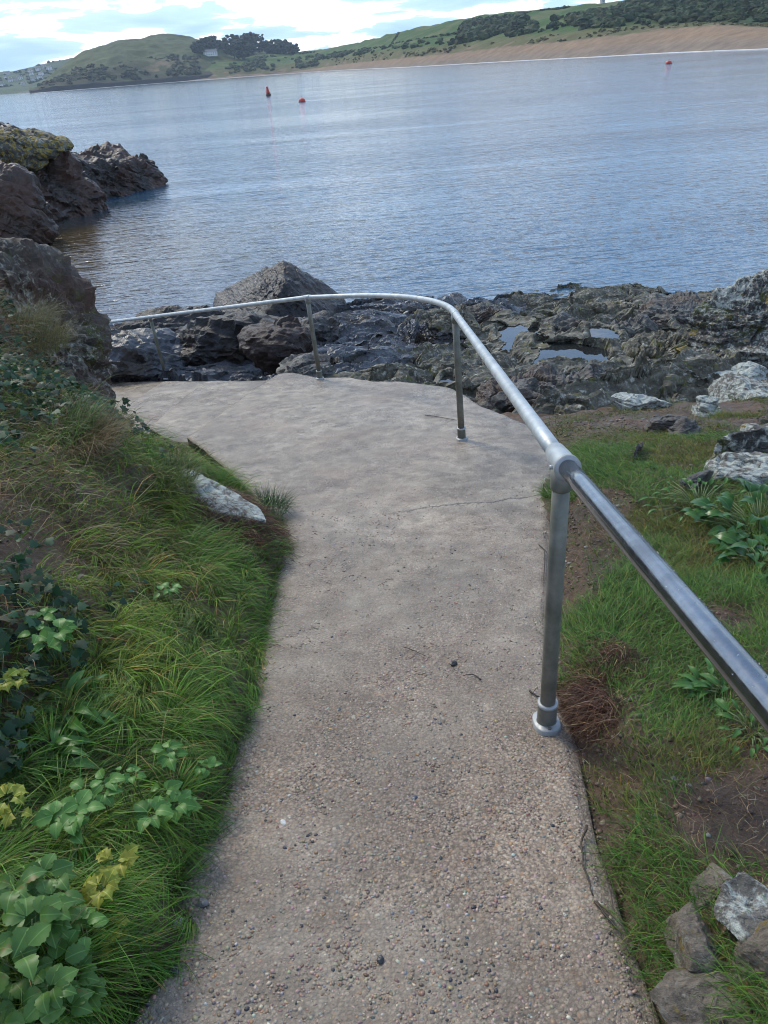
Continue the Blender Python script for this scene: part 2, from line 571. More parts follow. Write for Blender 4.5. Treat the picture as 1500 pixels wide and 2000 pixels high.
rock_mat('bank_rock', (0.022, 0.017, 0.013), (0.125, 0.102, 0.078), lichen=(0.42, 0.41, 0.34), lichen_amt=0.31, rough=(0.55, 0.9), stain=(0.085, 0.04, 0.026), stain_amt=0.25, lscale=17, bump=1.1, moss=0.2)
rock_mat('lichen_rock', (0.022, 0.02, 0.018), (0.12, 0.11, 0.095), lichen=(0.56, 0.57, 0.50), lichen_amt=0.42, yellow=0.44, rough=(0.6, 0.9), lscale=15, bump=1.0, moss=0.35)
rock_mat('white_lichen_stone', (0.05, 0.046, 0.038), (0.20, 0.18, 0.15), lichen=(0.55, 0.58, 0.52), lichen_amt=0.57, rough=(0.6, 0.9), lscale=22, bump=1.0)
rock_mat('grey_slate_rock', (0.03, 0.03, 0.03), (0.15, 0.145, 0.13), lichen=(0.33, 0.32, 0.26), lichen_amt=0.25, yellow=0.05, rough=(0.35, 0.75), stain=(0.09, 0.055, 0.035), stain_amt=0.35, bump=1.0)
rock_mat('verge_rock', (0.055, 0.045, 0.033), (0.36, 0.29, 0.215), lichen=(0.40, 0.40, 0.34), lichen_amt=0.42, yellow=0.52, rough=(0.55, 0.85), lscale=26, bump=1.0, moss=0.25, scale=3.0)

# water
t = NT('sea_water')
p = t.pos()
pr = t.n('ShaderNodeMapping'); pr.inputs['Rotation'].default_value = (0, 0, rad(-6)); t.l(p, pr.inputs['Vector'])
pv = pr.outputs[0]
w1 = t.noise(1.0, 3, 0.5, t.vmul(pv, (0.55, 1.9, 1)), 0.4)
w2 = t.noise(1.0, 3, 0.55, t.vmul(pv, (1.9, 5.5, 1)), 0.3, off=(9, 3, 0))
w3 = t.noise(1.0, 2, 0.5, t.vmul(pv, (0.11, 0.35, 1)), 0.5, off=(2, 8, 0))
w1 = t.math('POWER', t.math('SUBTRACT', 1.0, t.math('ABSOLUTE', t.math('SUBTRACT', t.math('MULTIPLY', w1, 2.0), 1.0))), 1.6)
h = t.math('ADD', t.math('MULTIPLY', w1, 0.13), t.math('ADD', t.math('MULTIPLY', w2, 0.13), t.math('MULTIPLY', w3, 0.35)))
calm = t.ramp(t.noise(0.035, 4, 0.55, t.vmul(pv, (0.6, 1.6, 1)), 0.6), [(0.40, 0.45), (0.60, 1.0)])
h = t.math('MULTIPLY', h, calm)
mk = t.ramp(t.noise(0.05, 3, 0.5, off=(1, 1, 1)), [(0.4, (0.036, 0.034, 0.026)), (0.6, (0.044, 0.041, 0.031))])
ds = t.n('ShaderNodeVectorMath', operation='DISTANCE'); t.l(p, ds.inputs[0]); ds.inputs[1].default_value = (-13.0, 27.0, 0)
silt = t.ramp(t.math('ADD', t.math('MULTIPLY', ds.outputs['Value'], 0.04), t.math('MULTIPLY', t.noise(0.25, 4), 0.3)), [(0.35, 1.0), (0.75, 0.0)])
mk = t.mix(silt, t.mix(1.0, mk, (0.85, 2.3, 5.0), 'MULTIPLY'), (0.085, 0.060, 0.030))
t.set(color=mk, rough=0.05, ior=1.46, normal=t.bump(h, 1.0, 0.29))
t = NT('pool_water')
t.set(color=(0.02, 0.022, 0.022), rough=0.02, ior=1.6, normal=t.bump(t.noise(3, 2), 0.05, 0.05))
t = NT('surf_foam'); t.set(color=(0.75, 0.78, 0.8), rough=0.8)

# far land
t = NT('far_land')
n = t.noise(0.12, 7, 0.7)
c = t.mix(0.45, t.attr(), t.mix(t.ramp(n, [(0.35, 0.0), (0.65, 1.0)]), (0.45, 0.45, 0.45), (1.35, 1.35, 1.3)), 'MULTIPLY')
t.set(color=c, rough=0.9, spec=0.1)
t = NT('scrub_leaves'); t.set(color=t.attr(), rough=0.8, spec=0.15)
t = NT('white_render'); t.set(color=(0.72, 0.72, 0.69), rough=0.8)
t = NT('cream_render'); t.set(color=(0.5, 0.5, 0.46), rough=0.8)
t = NT('slate_roof'); t.set(color=(0.11, 0.12, 0.14), rough=0.7)
t = NT('window_glass'); t.set(color=(0.03, 0.035, 0.04), rough=0.1)
t = NT('buoy_red'); t.set(color=t.mix(t.noise(6), (0.45, 0.035, 0.02), (0.58, 0.07, 0.04)), rough=0.45)
t = NT('buoy_dark'); t.set(color=(0.06, 0.03, 0.03), rough=0.6)
t = NT('bark'); t.set(color=(0.05, 0.04, 0.03), rough=0.9)
t = NT('dark_clothes'); t.set(color=(0.02, 0.022, 0.03), rough=0.8)
t = NT('water_drop'); t.set(color=(0.9, 0.95, 1.0), rough=0.02, trans=1.0, ior=1.333)

# ================================================================= THE LAND NEAR BY
def pz(y):
    return 3.4 - 0.17 * np.asarray(y, float)


L_PTS = [(-0.86, -1.2), (-0.74, 0.4), (-0.66, 0.90), (-0.58, 1.11), (-0.63, 1.28), (-0.58, 1.49), (-0.57, 1.76), (-0.54, 2.13), (-0.56, 2.63), (-0.58, 3.14), (-0.56, 3.39), (-0.60, 3.83), (-0.91, 4.54), (-1.18, 5.13), (-1.63, 6.06)]
LE_Y = np.array([p[1] for p in L_PTS] + [6.55, 7.00, 7.6]); LE_X = np.array([p[0] for p in L_PTS] + [-2.09, -2.61, -3.3])
R_PTS = [(0.47, -1.2), (0.49, 0.81), (0.50, 1.29), (0.55, 1.70), (0.58, 2.15), (0.74, 2.86), (1.02, 4.00), (1.26, 4.81), (1.24, 5.54), (0.95, 6.35), (0.78, 7.2), (0.30, 7.70), (0.02, 7.8), (-0.23, 8.15), (-0.58, 8.25), (-0.95, 8.75)]
RE_Y = np.array([p[1] for p in R_PTS[:11]]); RE_X = np.array([p[0] for p in R_PTS[:11]])


def xl(y): return np.interp(y, LE_Y, LE_X)
def xr(y): return np.interp(y, RE_Y, RE_X)


FY = [4.0, 5.0, 6.0, 7.0, 8.0, 9.0, 10.5, 12.0, 15.0, 17.5, 19.5, 22.0]
FZ = [2.55, 2.25, 1.98, 1.80, 1.66, 1.52, 1.25, 1.02, 0.62, 0.22, -0.25, -1.2]
POOLS = []          # cx, cy, rx, ry, z


def pool(px, py, rx, ry, z):
    c = atz(px, py, z)
    POOLS.append((c[0], c[1], rx, ry, z))


pool(1022, 660, 0.34, 0.75, 1.02)
pool(1122, 700, 0.46, 0.72, 1.20)
pool(1176, 652, 0.22, 0.32, 1.08)
pool(884, 742, 0.13, 0.18, 1.52)


def shore_base(x, y):
    z = np.interp(y, FY, FZ)
    z = z - 0.16 * sstep(-1.0, -5.0, x) - 2.0 * sstep(-6.0, -8.6, x + 0.5 * vnoise(y * 0.9, y * 0 + 2.0))
    z = z - 0.35 * sstep(1.5, 3.2, x) * sstep(9.5, 11.5, y) * (1 - sstep(12.5, 14.5, y)) * 0.6
    z = z + 0.05 * sstep(3.4, 5.0, x) * sstep(11.0, 13.0, y) - 0.12 * sstep(0.5, 2.0, x) * sstep(12.0, 13.5, y)
    z = z - 0.5 * sstep(5.6, 8.5, x) * sstep(9, 11, y)
    return z


def strata(x, y, seed=0):
    a = fbm(x * 0.55, y * 0.55, oct=3, seed=40 + seed)
    b = fbm(x * 1.7, y * 1.7, oct=3, seed=60 + seed)
    nx, ny = -0.50, 0.866
    h = 0
    hx = 0
    for lam, amp, wa, wb, sd in ((1.9, 0.30, 1.1, 0.10, 1), (0.62, 0.115, 1.6, 0.30, 2), (0.21, 0.045, 2.2, 0.75, 3), (0.085, 0.016, 2.6, 1.1, 4)):
        t = (x * nx + y * ny) / lam + a * wa * 0.9 + b * wb + sd * 0.37
        k = np.floor(t); f = t - k
        am = amp * (0.45 + 0.9 * _hash(k, np.floor(x * 0.35 / lam + a * 2 + k * 0.37), k * 0, sd))
        s = f - sstep(0.80, 1.0, f)
        h = h + am * (s - 0.35)
        hx = hx + am * sstep(0.6, 0.95, f) * (1 - sstep(0.97, 1.0, f))
    return h, hx


def cells2(x, y, lx, ly, seed, ang=0.55):
    """jointed slabs: nearest-seed cells stretched along the strike, each with its own height and tilt"""
    ca, sa = math.cos(ang), math.sin(ang)
    u = (x * ca + y * sa) / lx; v = (-x * sa + y * ca) / ly
    iu, iv = np.floor(u), np.floor(v)
    best = np.full(u.shape, 9e9); out = np.zeros(u.shape)
    for du in (-1, 0, 1):
        for dv in (-1, 0, 1):
            cu, cv = iu + du, iv + dv
            z0 = cu * 0
            su = cu + _hash(cu, cv, z0, seed); sv = cv + _hash(cu, cv, z0, seed + 1)
            dd_ = (u - su) ** 2 + (v - sv) ** 2
            val = (_hash(cu, cv, z0, seed + 2) - 0.5) + (_hash(cu, cv, z0, seed + 3) - 0.5) * 1.1 * (u - su) + (_hash(cu, cv, z0, seed + 4) - 0.2) * 1.3 * (v - sv)
            m_ = dd_ < best
            out = np.where(m_, val, out); best = np.where(m_, dd_, best)
    return out


def foreshore_z(x, y):
    z = shore_base(x, y)
    s, hx = strata(x, y)
    amp = 0.75 + 0.5 * fbm(x * 0.4, y * 0.4, oct=2, seed=77)
    z = z + s * amp + 0.14 * fbm(x * 0.8, y * 0.8, oct=3, seed=5) + 0.025 * fbm(x * 4, y * 4, oct=4, seed=6) + 0.008 * fbm(x * 16, y * 16, oct=2, seed=8)
    wx = x + 0.18 * fbm(x * 1.5, y * 1.5, oct=3, seed=301); wy = y + 0.18 * fbm(x * 1.5, y * 1.5, oct=3, seed=302)
    z = z + 0.17 * cells2(wx, wy, 2.2, 0.55, 310) + 0.085 * cells2(wx, wy, 0.9, 0.20, 320, 0.62) + 0.024 * cells2(wx, wy, 0.40, 0.08, 330, 0.52)
    rg = 1 - np.abs(fbm(x * 1.3, y * 1.3, oct=3, seed=15))
    z = z + 0.10 * (rg - 0.75)
    for (cx, cy, rx, ry, pzv) in POOLS:
        d = np.sqrt(((x - cx) / rx) ** 2 + ((y - cy) / ry) ** 2) + 0.30 * fbm(x * 3, y * 3, oct=3, seed=31)
        inn = 1 - sstep(0.98, 1.28, d)
        z = z * (1 - inn) + inn * (pzv - 0.07 - 0.2 * (1 - np.clip(d, 0, 1)))
        rn = fbm(x * 2.4, y * 2.4, oct=3, seed=35)
        rim = sstep(1.02, 1.30, d) * (1 - sstep(1.6, 2.3, d + 0.5 * rn))
        z = np.maximum(z, np.where(rim > 0, (pzv + 0.025 + 0.10 * np.abs(rn) + 0.5 * s * amp * (d > 1.1)) * rim + (pzv - 0.6) * (1 - rim), -9))
        z = np.where((d > 1.12) & (d < 1.6), np.maximum(z, pzv + 0.012), z)
    return z, hx


# ---- foreshore: one weathered slate shelf
gx = np.arange(-9.0, 11.0, 0.026); gy = np.arange(4.6, 20.6, 0.030)
X, Y = np.meshgrid(gx, gy)
Zr, HX = foreshore_z(X, Y)
under = (sstep(-0.02, 0.35, xr(np.minimum(Y, 7.2)) + 0.10 - X)) * (1 - sstep(7.3, 8.0, Y + 0.12 * X - 0.4 * np.clip(X, -9, 0)))
Zr = np.where(under > 0, np.minimum(Zr, pz(Y) - 0.22 * under - 0.02), Zr)
yfar = np.interp(X, [-5.0, -3.2, -2.4, -1.6, -1.0, -0.6], [11.5, 11.1, 10.4, 9.6, 9.0, 8.4])
Zr = np.where((X < -0.8) & (Y < yfar + 0.15), np.minimum(Zr, 3.02 - 0.17 * Y - 0.12 - 0.3 * sstep(0.0, 0.8, yfar - Y)), Zr)
Xd = X + (-(-0.5)) * HX * -0.9
Yd = Y - 0.866 * HX * 0.9
V = np.stack([Xd.ravel(), Yd.ravel(), Zr.ravel()], 1)
F = grid_faces(len(gy), len(gx))
zc = Zr.ravel()[F].max(1); yc = Y.ravel()[F[:, 0]]; xc = X.ravel()[F[:, 0]]
keep = (zc > -0.35) & ~((yc < 7.0) & (xc < 0.6))
F = F[keep]
used = np.unique(F); remap = np.zeros(len(V), np.int32); remap[used] = np.arange(len(used))
foreshore = link('foreshore', mesh_np('foreshore', V[used], remap[F], smooth=False), MATS['foreshore_slate'])
tag(foreshore, kind='structure')

# rock pools
for (cx, cy, rx, ry, z) in POOLS:
    n = 40
    vs_, fs_ = [(cx, cy, z)], []
    for k in range(n):
        a = 2 * math.pi * k / n
        vs_.append((cx + rx * 1.42 * math.cos(a), cy + ry * 1.42 * math.sin(a), z))
    fs_ = [(0, 1 + k, 1 + (k + 1) % n) for k in range(n)]
    tag(link('rock_pool', pymesh('rock_pool', vs_, fs_), MATS['pool_water']), kind='structure')


# ---- soil: bank on the left, verge on the right
def ground_z(x, y):
    p = pz(y)
    d0 = xl(y) - x
    gapw = 0.60 * sstep(4.0, 5.3, y)
    d = d0 - gapw
    d = d + 0.08 * fbm(x * 1.5, y * 1.5, oct=3, seed=3)
    rise = 0.10 * sstep(0, 0.10, d) + (0.80 + 0.04 * sstep(3.5, 6.0, y)) * np.clip(d, 0, 2.3) * (0.9 + 0.25 * fbm(x * 0.7, y * 0.7, oct=2, seed=9)) + 0.25 * np.clip(d - 2.3, 0, 9)
    rise = rise + 1.25 * sstep(4.7, 5.7, y) * np.clip(d - 0.12, 0, 0.75)
    rise = rise - 0.10 * np.exp(-((d - 0.4) / 0.3) ** 2)
    rise = rise + 0.13 * fbm(x * 1.6, y * 1.6, oct=4, seed=12) * sstep(0.1, 0.6, d) + 0.03 * fbm(x * 9, y * 9, oct=3, seed=14)
    zl = p + rise
    cut = sstep(6.9, 7.9, y + 0.25 * (x + 3.5))
    zl = zl * (1 - cut) + cut * (0.6)
    e = x - xr(np.minimum(y, 7.2))
    slope = -0.30 * np.clip(y - 4.4, 0, 9) + 0.10 * sstep(4.0, 5.2, y) * 0
    zr = p - 0.035 + 0.115 * sstep(-0.02, 0.20, e) + 0.07 * fbm(x * 2.0, y * 2.0, oct=4, seed=22) * sstep(0.05, 0.5, e) + 0.025 * fbm(x * 10, y * 10, oct=3, seed=23)
    zr = zr + 0.10 * np.exp(-(((x - 1.9) / 0.9) ** 2 + ((y - 3.9) / 0.7) ** 2))
    low = np.interp(y, [4.3, 5.0, 6.0, 7.0, 8.0, 9.0], [0, -0.06, -0.22, -0.40, -0.62, -0.95])
    zr = zr + low + 0.02 * np.clip(x - 3, 0, 9)
    mid = p - 0.10
    out = np.where(d > -0.05, np.where(d > 0, zl - 0.55 * sstep(4.2, 5.1, y) * (1 - sstep(0, 0.5, d)), p - 0.02 - 0.55 * sstep(4.2, 5.0, y)), np.where(e > -0.07, zr, mid))
    return out


gx = np.arange(-7.5, 7.5, 0.030); gy = np.arange(-1.6, 9.0, 0.030)
X, Y = np.meshgrid(gx, gy)
Zg = ground_z(X, Y)
V = np.stack([X.ravel(), Y.ravel(), Zg.ravel()], 1)
F = grid_faces(len(gy), len(gx))
xc = V[F[:, 0], 0]; yc = V[F[:, 0], 1]
keep = ~((yc > 6.2) & (xc > xl(yc) - 0.02) & (xc < 0.95))
keep &= ~((yc > 8.7) & (xc > -3))
keep &= ~((xc < -7.4))
F = F[keep]
used = np.unique(F); remap = np.zeros(len(V), np.int32); remap[used] = np.arange(len(used))
tag(link('ground', mesh_np('ground', V[used], remap[F]), MATS['soil']), kind='structure')


def hit(px, py, off=0.0, z0=None):
    t_ = np.arange(0.6, 16.0, 0.01)
    r_ = ray(px, py)
    x_, y_, z_ = r_[0] * t_, r_[1] * t_, EYE + r_[2] * t_
    g_ = ground_z(x_, y_) + off
    k = np.argmax(z_ < g_)
    if k == 0:
        sel_ = (y_ > 4.5) & (y_ < 7.2); k = np.where(sel_, z_ - g_, 9).argmin()
        return np.array((x_[k], y_[k], g_[k]))
    return np.array((x_[k], y_[k], z_[k]))


# ---- path slab and steps
def resample(pts, n):
    pts = np.array(pts, float)
    s = np.concatenate([[0], np.cumsum(np.hypot(*np.diff(pts, axis=0).T))])
    t = np.linspace(0, s[-1], n)
    return np.stack([np.interp(t, s, pts[:, 0]), np.interp(t, s, pts[:, 1])], 1)


def slab(name, left, right, a, nr, nc, thick, rough=0.012, seed=0):
    Lr, Rr = resample(left, nr), resample(right, nr)
    w = np.hypot(*(Rr - Lr).T)
    u = np.linspace(0, 1, nc)
    P = Lr[:, None, :] * (1 - u[None, :, None]) + Rr[:, None, :] * u[None, :, None]
    x, y = P[..., 0].copy(), P[..., 1].copy()
    edge = np.minimum(u, 1 - u)[None, :] * w[:, None]
    jag = 0.014 * fbm(x * 5, y * 5, oct=3, seed=seed + 3) * (1 - sstep(0, 0.12, edge))
    x = x + jag; y = y + jag
    z = a - 0.17 * y + rough * fbm(x * 2.2, y * 2.2, oct=4, seed=seed) + 0.003 * fbm(x * 25, y * 25, oct=2, seed=seed + 1)
    z = z - 0.02 * (1 - sstep(0, 0.05, edge))
    end = np.minimum(np.arange(nr), np.arange(nr)[::-1])[:, None] * np.ones((1, nc))
    z = z - 0.02 * (1 - sstep(0, 3, end))
    top = np.stack([x.ravel(), y.ravel(), z.ravel()], 1)
    F = grid_faces(nr, nc)
    # skirt
    ring = np.concatenate([np.arange(nc), np.arange(1, nr) * nc + nc - 1, (nr - 1) * nc + np.arange(nc - 2, -1, -1), np.arange(nr - 2, 0, -1) * nc])
    sk = top[ring].copy(); sk[:, 2] -= thick
    sk[:, :2] += 0.02 * np.random.default_rng(seed).normal(size=(len(ring), 2)) * 0.3
    b0 = len(top)
    k = np.arange(len(ring)); k2 = (k + 1) % len(ring)
    S = np.stack([ring[k], b0 + k, b0 + k2, ring[k2]], 1)
    me = mesh_np(name, np.concatenate([top, sk]), np.concatenate([F, S]))
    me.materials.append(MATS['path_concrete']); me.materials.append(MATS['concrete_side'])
    mi = np.zeros(len(me.polygons), np.int32); mi[len(F):] = 1
    me.polygons.foreach_set('material_index', mi)
    sm = np.ones(len(me.polygons), bool); sm[len(F):] = False
    me.polygons.foreach_set('use_smooth', sm)
    o = link(name, me)
    tag(o, kind='structure')
    return o


slab('path', L_PTS + [(-1.48, 6.9), (-1.34, 7.7), (-1.15, 8.75)], R_PTS, 3.4, 420, 90, 0.30, 0.007, 1)


def pp(a, *pts):
    return [tuple(onplane(x, y, a)[:2]) for x, y in pts]


slab('step', pp(3.27, (290, 833), (350, 780), (405, 741)), pp(3.27, (395, 898), (470, 815), (560, 740)), 3.27, 60, 40, 0.30, 0.012, 2)
slab('step', pp(3.14, (205, 818), (270, 775), (318, 742)), pp(3.14, (312, 860), (380, 800), (440, 742)), 3.14, 60, 40, 0.30, 0.012, 3)
slab('step', pp(3.02, (90, 800), (140, 770), (180, 745)), pp(3.02, (240, 842), (300, 790), (352, 742)), 3.02, 60, 40, 0.30, 0.012, 4)


# ================================================================= ROCKS
def ico(sub):
    bm = bmesh.new()
    bmesh.ops.create_icosphere(bm, subdivisions=sub, radius=1.0)
    V = np.array([v.co[:] for v in bm.verts]); F = np.array([[v.index for v in f.verts] for f in bm.faces], np.int32)
    bm.free()
    return V, F


ICO = {k: ico(k) for k in (1, 2, 3, 4, 5, 6)}


def rock_mesh(name, size, seed, sub=5, planes=None, nplanes=14, strat_n=(0.2, 0.3, 1.0), strat_l=0.12, strat_a=0.03, nz=0.05, sharp=14, frac=0.055, nfreq=2.0, ang=False):
    """angular block: soft intersection of half spaces, then bedding ledges and fracture noise. Local coords, metres."""
    d, F = ICO[sub]
    d = d.copy()
    r = np.random.default_rng(seed)
    N = []
    if planes is None:
        for i in range(nplanes):
            v = r.normal(size=3); v /= np.linalg.norm(v)
            N.append((v, r.uniform(0.50, 0.95) if ang else r.uniform(0.72, 1.0)))
    else:
        N = [(np.array(v, float) / np.linalg.norm(v), k) for v, k in planes]
    acc = np.full(len(d), (1.5 if ang else 1.15) ** -sharp) if planes is None else np.full(len(d), 1e-9)
    for v, k in N:
        c = d @ v / k
        acc = acc + np.clip(c, 0, None) ** sharp
    R = acc ** (-1.0 / sharp)
    P = d * R[:, None] * np.array(size)
    nrm = d / np.array(size); nrm /= np.linalg.norm(nrm, axis=1)[:, None]
    o = seed * 3.17
    x, y, z = (P + o).T
    f1 = fbm(x * nfreq, y * nfreq, z * nfreq, 4, seed)
    f2 = fbm(x * nfreq * 4, y * nfreq * 4, z * nfreq * 4, 3, seed + 5)
    sn = np.array(strat_n, float); sn /= np.linalg.norm(sn)
    t = (P @ sn) / strat_l + 1.2 * f1 + 0.35 * f2
    k = np.floor(t); fr = t - k
    led = (_hash(k, k * 0, k * 0, seed) - 0.5) * 1.6 + fr * 0.7 - 0.7 * sstep(0.8, 1, fr)
    t2 = (P @ sn) / (strat_l * 0.31) + 2.0 * f1 + 0.6 * f2
    k2 = np.floor(t2); fr2 = t2 - k2
    led2 = (_hash(k2, k2 * 0, k2 * 0, seed + 2) - 0.5) + fr2 * 0.6 - 0.6 * sstep(0.75, 1, fr2)
    disp = strat_a * led + 0.4 * strat_a * led2 + nz * f1 + nz * 0.4 * f2
    # joints: blocks with their own offset and tilt
    for nb, am in ((26, frac), (140, frac * 0.45)):
        sd = r.normal(size=(nb, 3)); sd /= np.linalg.norm(sd, axis=1)[:, None]
        sd = sd * np.array(size)
        st_ = np.eye(3) + 1.4 * np.outer(sn, sn)
        A_ = (P + 0.10 * np.mean(size) * np.stack([f1, f2, -f1], 1)) @ st_; B_ = sd @ st_
        dist = (A_ ** 2).sum(1)[:, None] + (B_ ** 2).sum(1)[None, :] - 2 * A_ @ B_.T
        kk = dist.argmin(1)
        off_ = r.uniform(-1, 1, nb); gr = r.normal(size=(nb, 3)) * 0.9
        disp = disp + am * np.mean(size) * off_[kk] + am * 1.1 * ((P - sd[kk]) * gr[kk]).sum(1)
    P = P + nrm * disp[:, None]
    return mesh_np(name, P, F, smooth=False)


def rock(name, loc, size, seed, mat, label, cat='rock', rot=(0, 0, 0), group=None, **kw):
    me = rock_mesh(name, size, seed, **kw)
    o = link(name, me, MATS[mat], loc=tuple(loc))
    o.rotation_euler = rot
    tag(o, label, cat, group)
    return o


# wet pinnacle at the water's edge
c = atD(545, 560, 16.6)
rock('pinnacle_rock', (c[0] + 0.05, 16.6, 0.55), (1.0, 1.0, 1.0), 3, 'wet_dark_slate', 'dark wet triangular slate pinnacle at the edge of the sea', sub=6,
     planes=[((-0.52, -0.35, 0.80), 0.66), ((0.70, -0.25, 0.74), 0.70), ((0.25, -0.80, 0.62), 0.80), ((0.1, 0.9, 0.5), 0.75), ((-1, 0, 0.1), 1.6), ((1, 0, 0.15), 1.25), ((0, 0, -1), 0.7)],
     strat_n=(0.72, 0.1, 0.65), strat_l=0.20, strat_a=0.045, nz=0.05, sharp=30, frac=0.022)
c = atD(540, 672, 10.6)
rock('boulder', (c[0], 10.6, c[2] - 0.05), (0.48, 0.42, 0.40), 8, 'brown_boulder', 'rounded red-brown boulder on the dark rocks behind the handrail', sub=5, nz=0.07, strat_a=0.03)
# dark humps left of the boulder
for i, (px, py, D, s, mt, lab) in enumerate([
    (450, 675, 12.0, (1.0, 0.6, 0.42), 'wet_dark_slate', 'long dark wet slate hump left of the red-brown boulder'),
    (250, 705, 11.6, (0.95, 0.7, 0.36), 'foreshore_slate', 'blue-grey wet slate slab behind the leftmost handrail post'),
    (330, 652, 14.2, (1.2, 0.6, 0.36), 'wet_dark_slate', 'low dark rock ridge under the far end of the handrail'),
    (600, 655, 13.2, (0.8, 0.6, 0.28), 'wet_dark_slate', 'black slate ledge between the boulder and the pinnacle'),
    (595, 735, 9.0, (0.42, 0.3, 0.22), 'grey_slate_rock', 'smooth pale grey slate lump at the far edge of the path'),
]):
    c = atD(px, py, D)
    rock('slate_outcrop', c, s, 20 + i, mt, lab, sub=5, strat_n=(0.35, 0.5, 0.8), strat_l=0.13, strat_a=0.05, nz=0.07, rot=(0, 0, 0.3 * i))

# rocks around the pools on the right
for i, (px, py, D, s, mt, lab) in enumerate([
    (1115, 655, 12.6, (0.45, 0.40, 0.26), 'grey_slate_rock', 'brownish craggy slate lump between the rock pools'),
    (1245, 665, 12.6, (0.80, 0.50, 0.30), 'grey_slate_rock', 'broad jagged slate outcrop right of the rock pools'),
    (1200, 622, 14.8, (0.90, 0.6, 0.34), 'foreshore_slate', 'dark blue slate crag at the water edge behind the rock pools'),
    (1335, 630, 13.6, (1.1, 0.7, 0.44), 'grey_slate_rock', 'tall jagged slate ridge next to the lichen covered outcrop'),
    (1430, 610, 14.2, (1.0, 0.7, 0.42), 'foreshore_slate', 'dark slate ridge top behind the lichen covered outcrop'),
    (930, 625, 14.2, (0.75, 0.5, 0.30), 'grey_slate_rock', 'low grey slate hump behind the bend of the handrail'),
    (850, 645, 12.8, (0.7, 0.5, 0.28), 'foreshore_slate', 'smooth wet slate hump inside the bend of the handrail'),
    (1270, 690, 10.6, (0.75, 0.3, 0.16), 'foreshore_slate', 'flat blue-grey wet slate ledge below the lichen covered outcrop'),
    (985, 775, 8.2, (0.34, 0.30, 0.20), 'grey_slate_rock', 'grey flaky slate lump just beyond the path edge'),
    (1060, 770, 8.4, (0.45, 0.32, 0.16), 'grey_slate_rock', 'olive grey broken slate below the larger rock pool'),
    (1118, 818, 6.9, (0.22, 0.17, 0.12), 'foreshore_slate', 'small blue-grey slate block beside the path edge'),
    (1082, 805, 7.1, (0.18, 0.12, 0.09), 'grey_slate_rock', 'small brown grey slate chip beside the blue-grey block'),
    (1030, 800, 7.3, (0.25, 0.15, 0.10), 'grey_slate_rock', 'flat grey slate piece between handrail and path edge'),
    (1160, 755, 8.6, (0.55, 0.3, 0.16), 'grey_slate_rock', 'mossy grey slate ledge under the lower rock pool'),
]):
    c = atD(px, py, D)
    rock('slate_outcrop', c, s, 50 + i, mt, lab, sub=6 if max(s) > 0.6 else 5, strat_n=(0.5, -0.3, 0.75) if i % 2 else (-0.4, 0.6, 0.7), strat_l=0.10, strat_a=0.055, nz=0.10, rot=(0.1, 0.2, 0.5 * i), nfreq=2.6)

# lichen covered outcrop and stones
for i, (px, py, D, s, mt, lab, rz) in enumerate([
    (1466, 662, 9.6, (0.78, 0.65, 0.76), 'lichen_rock', 'tall craggy outcrop crusted with white and yellow lichen at the right', 0.2),
    (1440, 735, 8.3, (0.36, 0.22, 0.14), 'white_lichen_stone', 'white lichen slab at the foot of the tall lichen outcrop', 0.4),
    (1385, 758, 7.6, (0.15, 0.26, 0.13), 'white_lichen_stone', 'narrow white lichen stone left of the flat lichen slab', 0.5),
    (1384, 798, 6.9, (0.14, 0.12, 0.13), 'white_lichen_stone', 'small blocky white lichen stone with a dark underside', 0.1),
    (1478, 770, 7.3, (0.42, 0.26, 0.11), 'white_lichen_stone', 'broad flat white lichen slab at the right edge of the boulders', -0.2),
    (1248, 790, 7.0, (0.25, 0.13, 0.10), 'white_lichen_stone', 'white lichen stone on the bare earth beside the grass', -0.1),
    (1225, 765, 7.6, (0.18, 0.12, 0.10), 'white_lichen_stone', 'small pale stone just behind the stone on bare earth', 0.6),
    (1320, 775, 7.4, (0.13, 0.10, 0.12), 'grey_slate_rock', 'small grey stone with a white top amid grass tufts', 0.3),
    (1470, 872, 5.5, (0.24, 0.17, 0.13), 'lichen_rock', 'cracked pale lichen boulder at the right above the leafy plant', 0.2),
    (1455, 915, 5.0, (0.30, 0.14, 0.10), 'white_lichen_stone', 'long pale stone ridge at the back of the grass', -0.5),
    (1246, 880, 5.4, (0.05, 0.13, 0.09), 'grey_slate_rock', 'upright pointed slate shard standing in the earth', -0.6),
    (1290, 832, 6.1, (0.13, 0.10, 0.11), 'grey_slate_rock', 'small dark slate block with a pale tip in the earth', 0.2),
    (1330, 840, 6.1, (0.16, 0.12, 0.07), 'grey_slate_rock', 'brown flat stone half sunk in the bare earth', 0.9),
    (1350, 945, 4.6, (0.10, 0.07, 0.05), 'grey_slate_rock', 'dark flat stone peeping out of the grass', 0.1),
]):
    c = atD(px, py, D) if i < 2 else hit(px, py, s[2] * 0.35)
    rock('lichen_outcrop' if i == 0 else 'stone', c, s, 90 + i, mt, lab, 'rock' if i == 0 else 'stone', rot=(0.1, -0.05, rz), sub=6 if i == 0 else 5,
         nplanes=14, sharp=40, ang=i > 0, strat_l=0.08, strat_a=0.02 if i else 0.06, nz=0.05 if i else 0.12, nfreq=3 if i else 2)
c = atD(1508, 585, 15.5)
rock('pinnacle_rock', c, (0.35, 0.3, 0.55), 118, 'wet_dark_slate', 'dark upright rock cut by the right edge of the picture', sub=4)

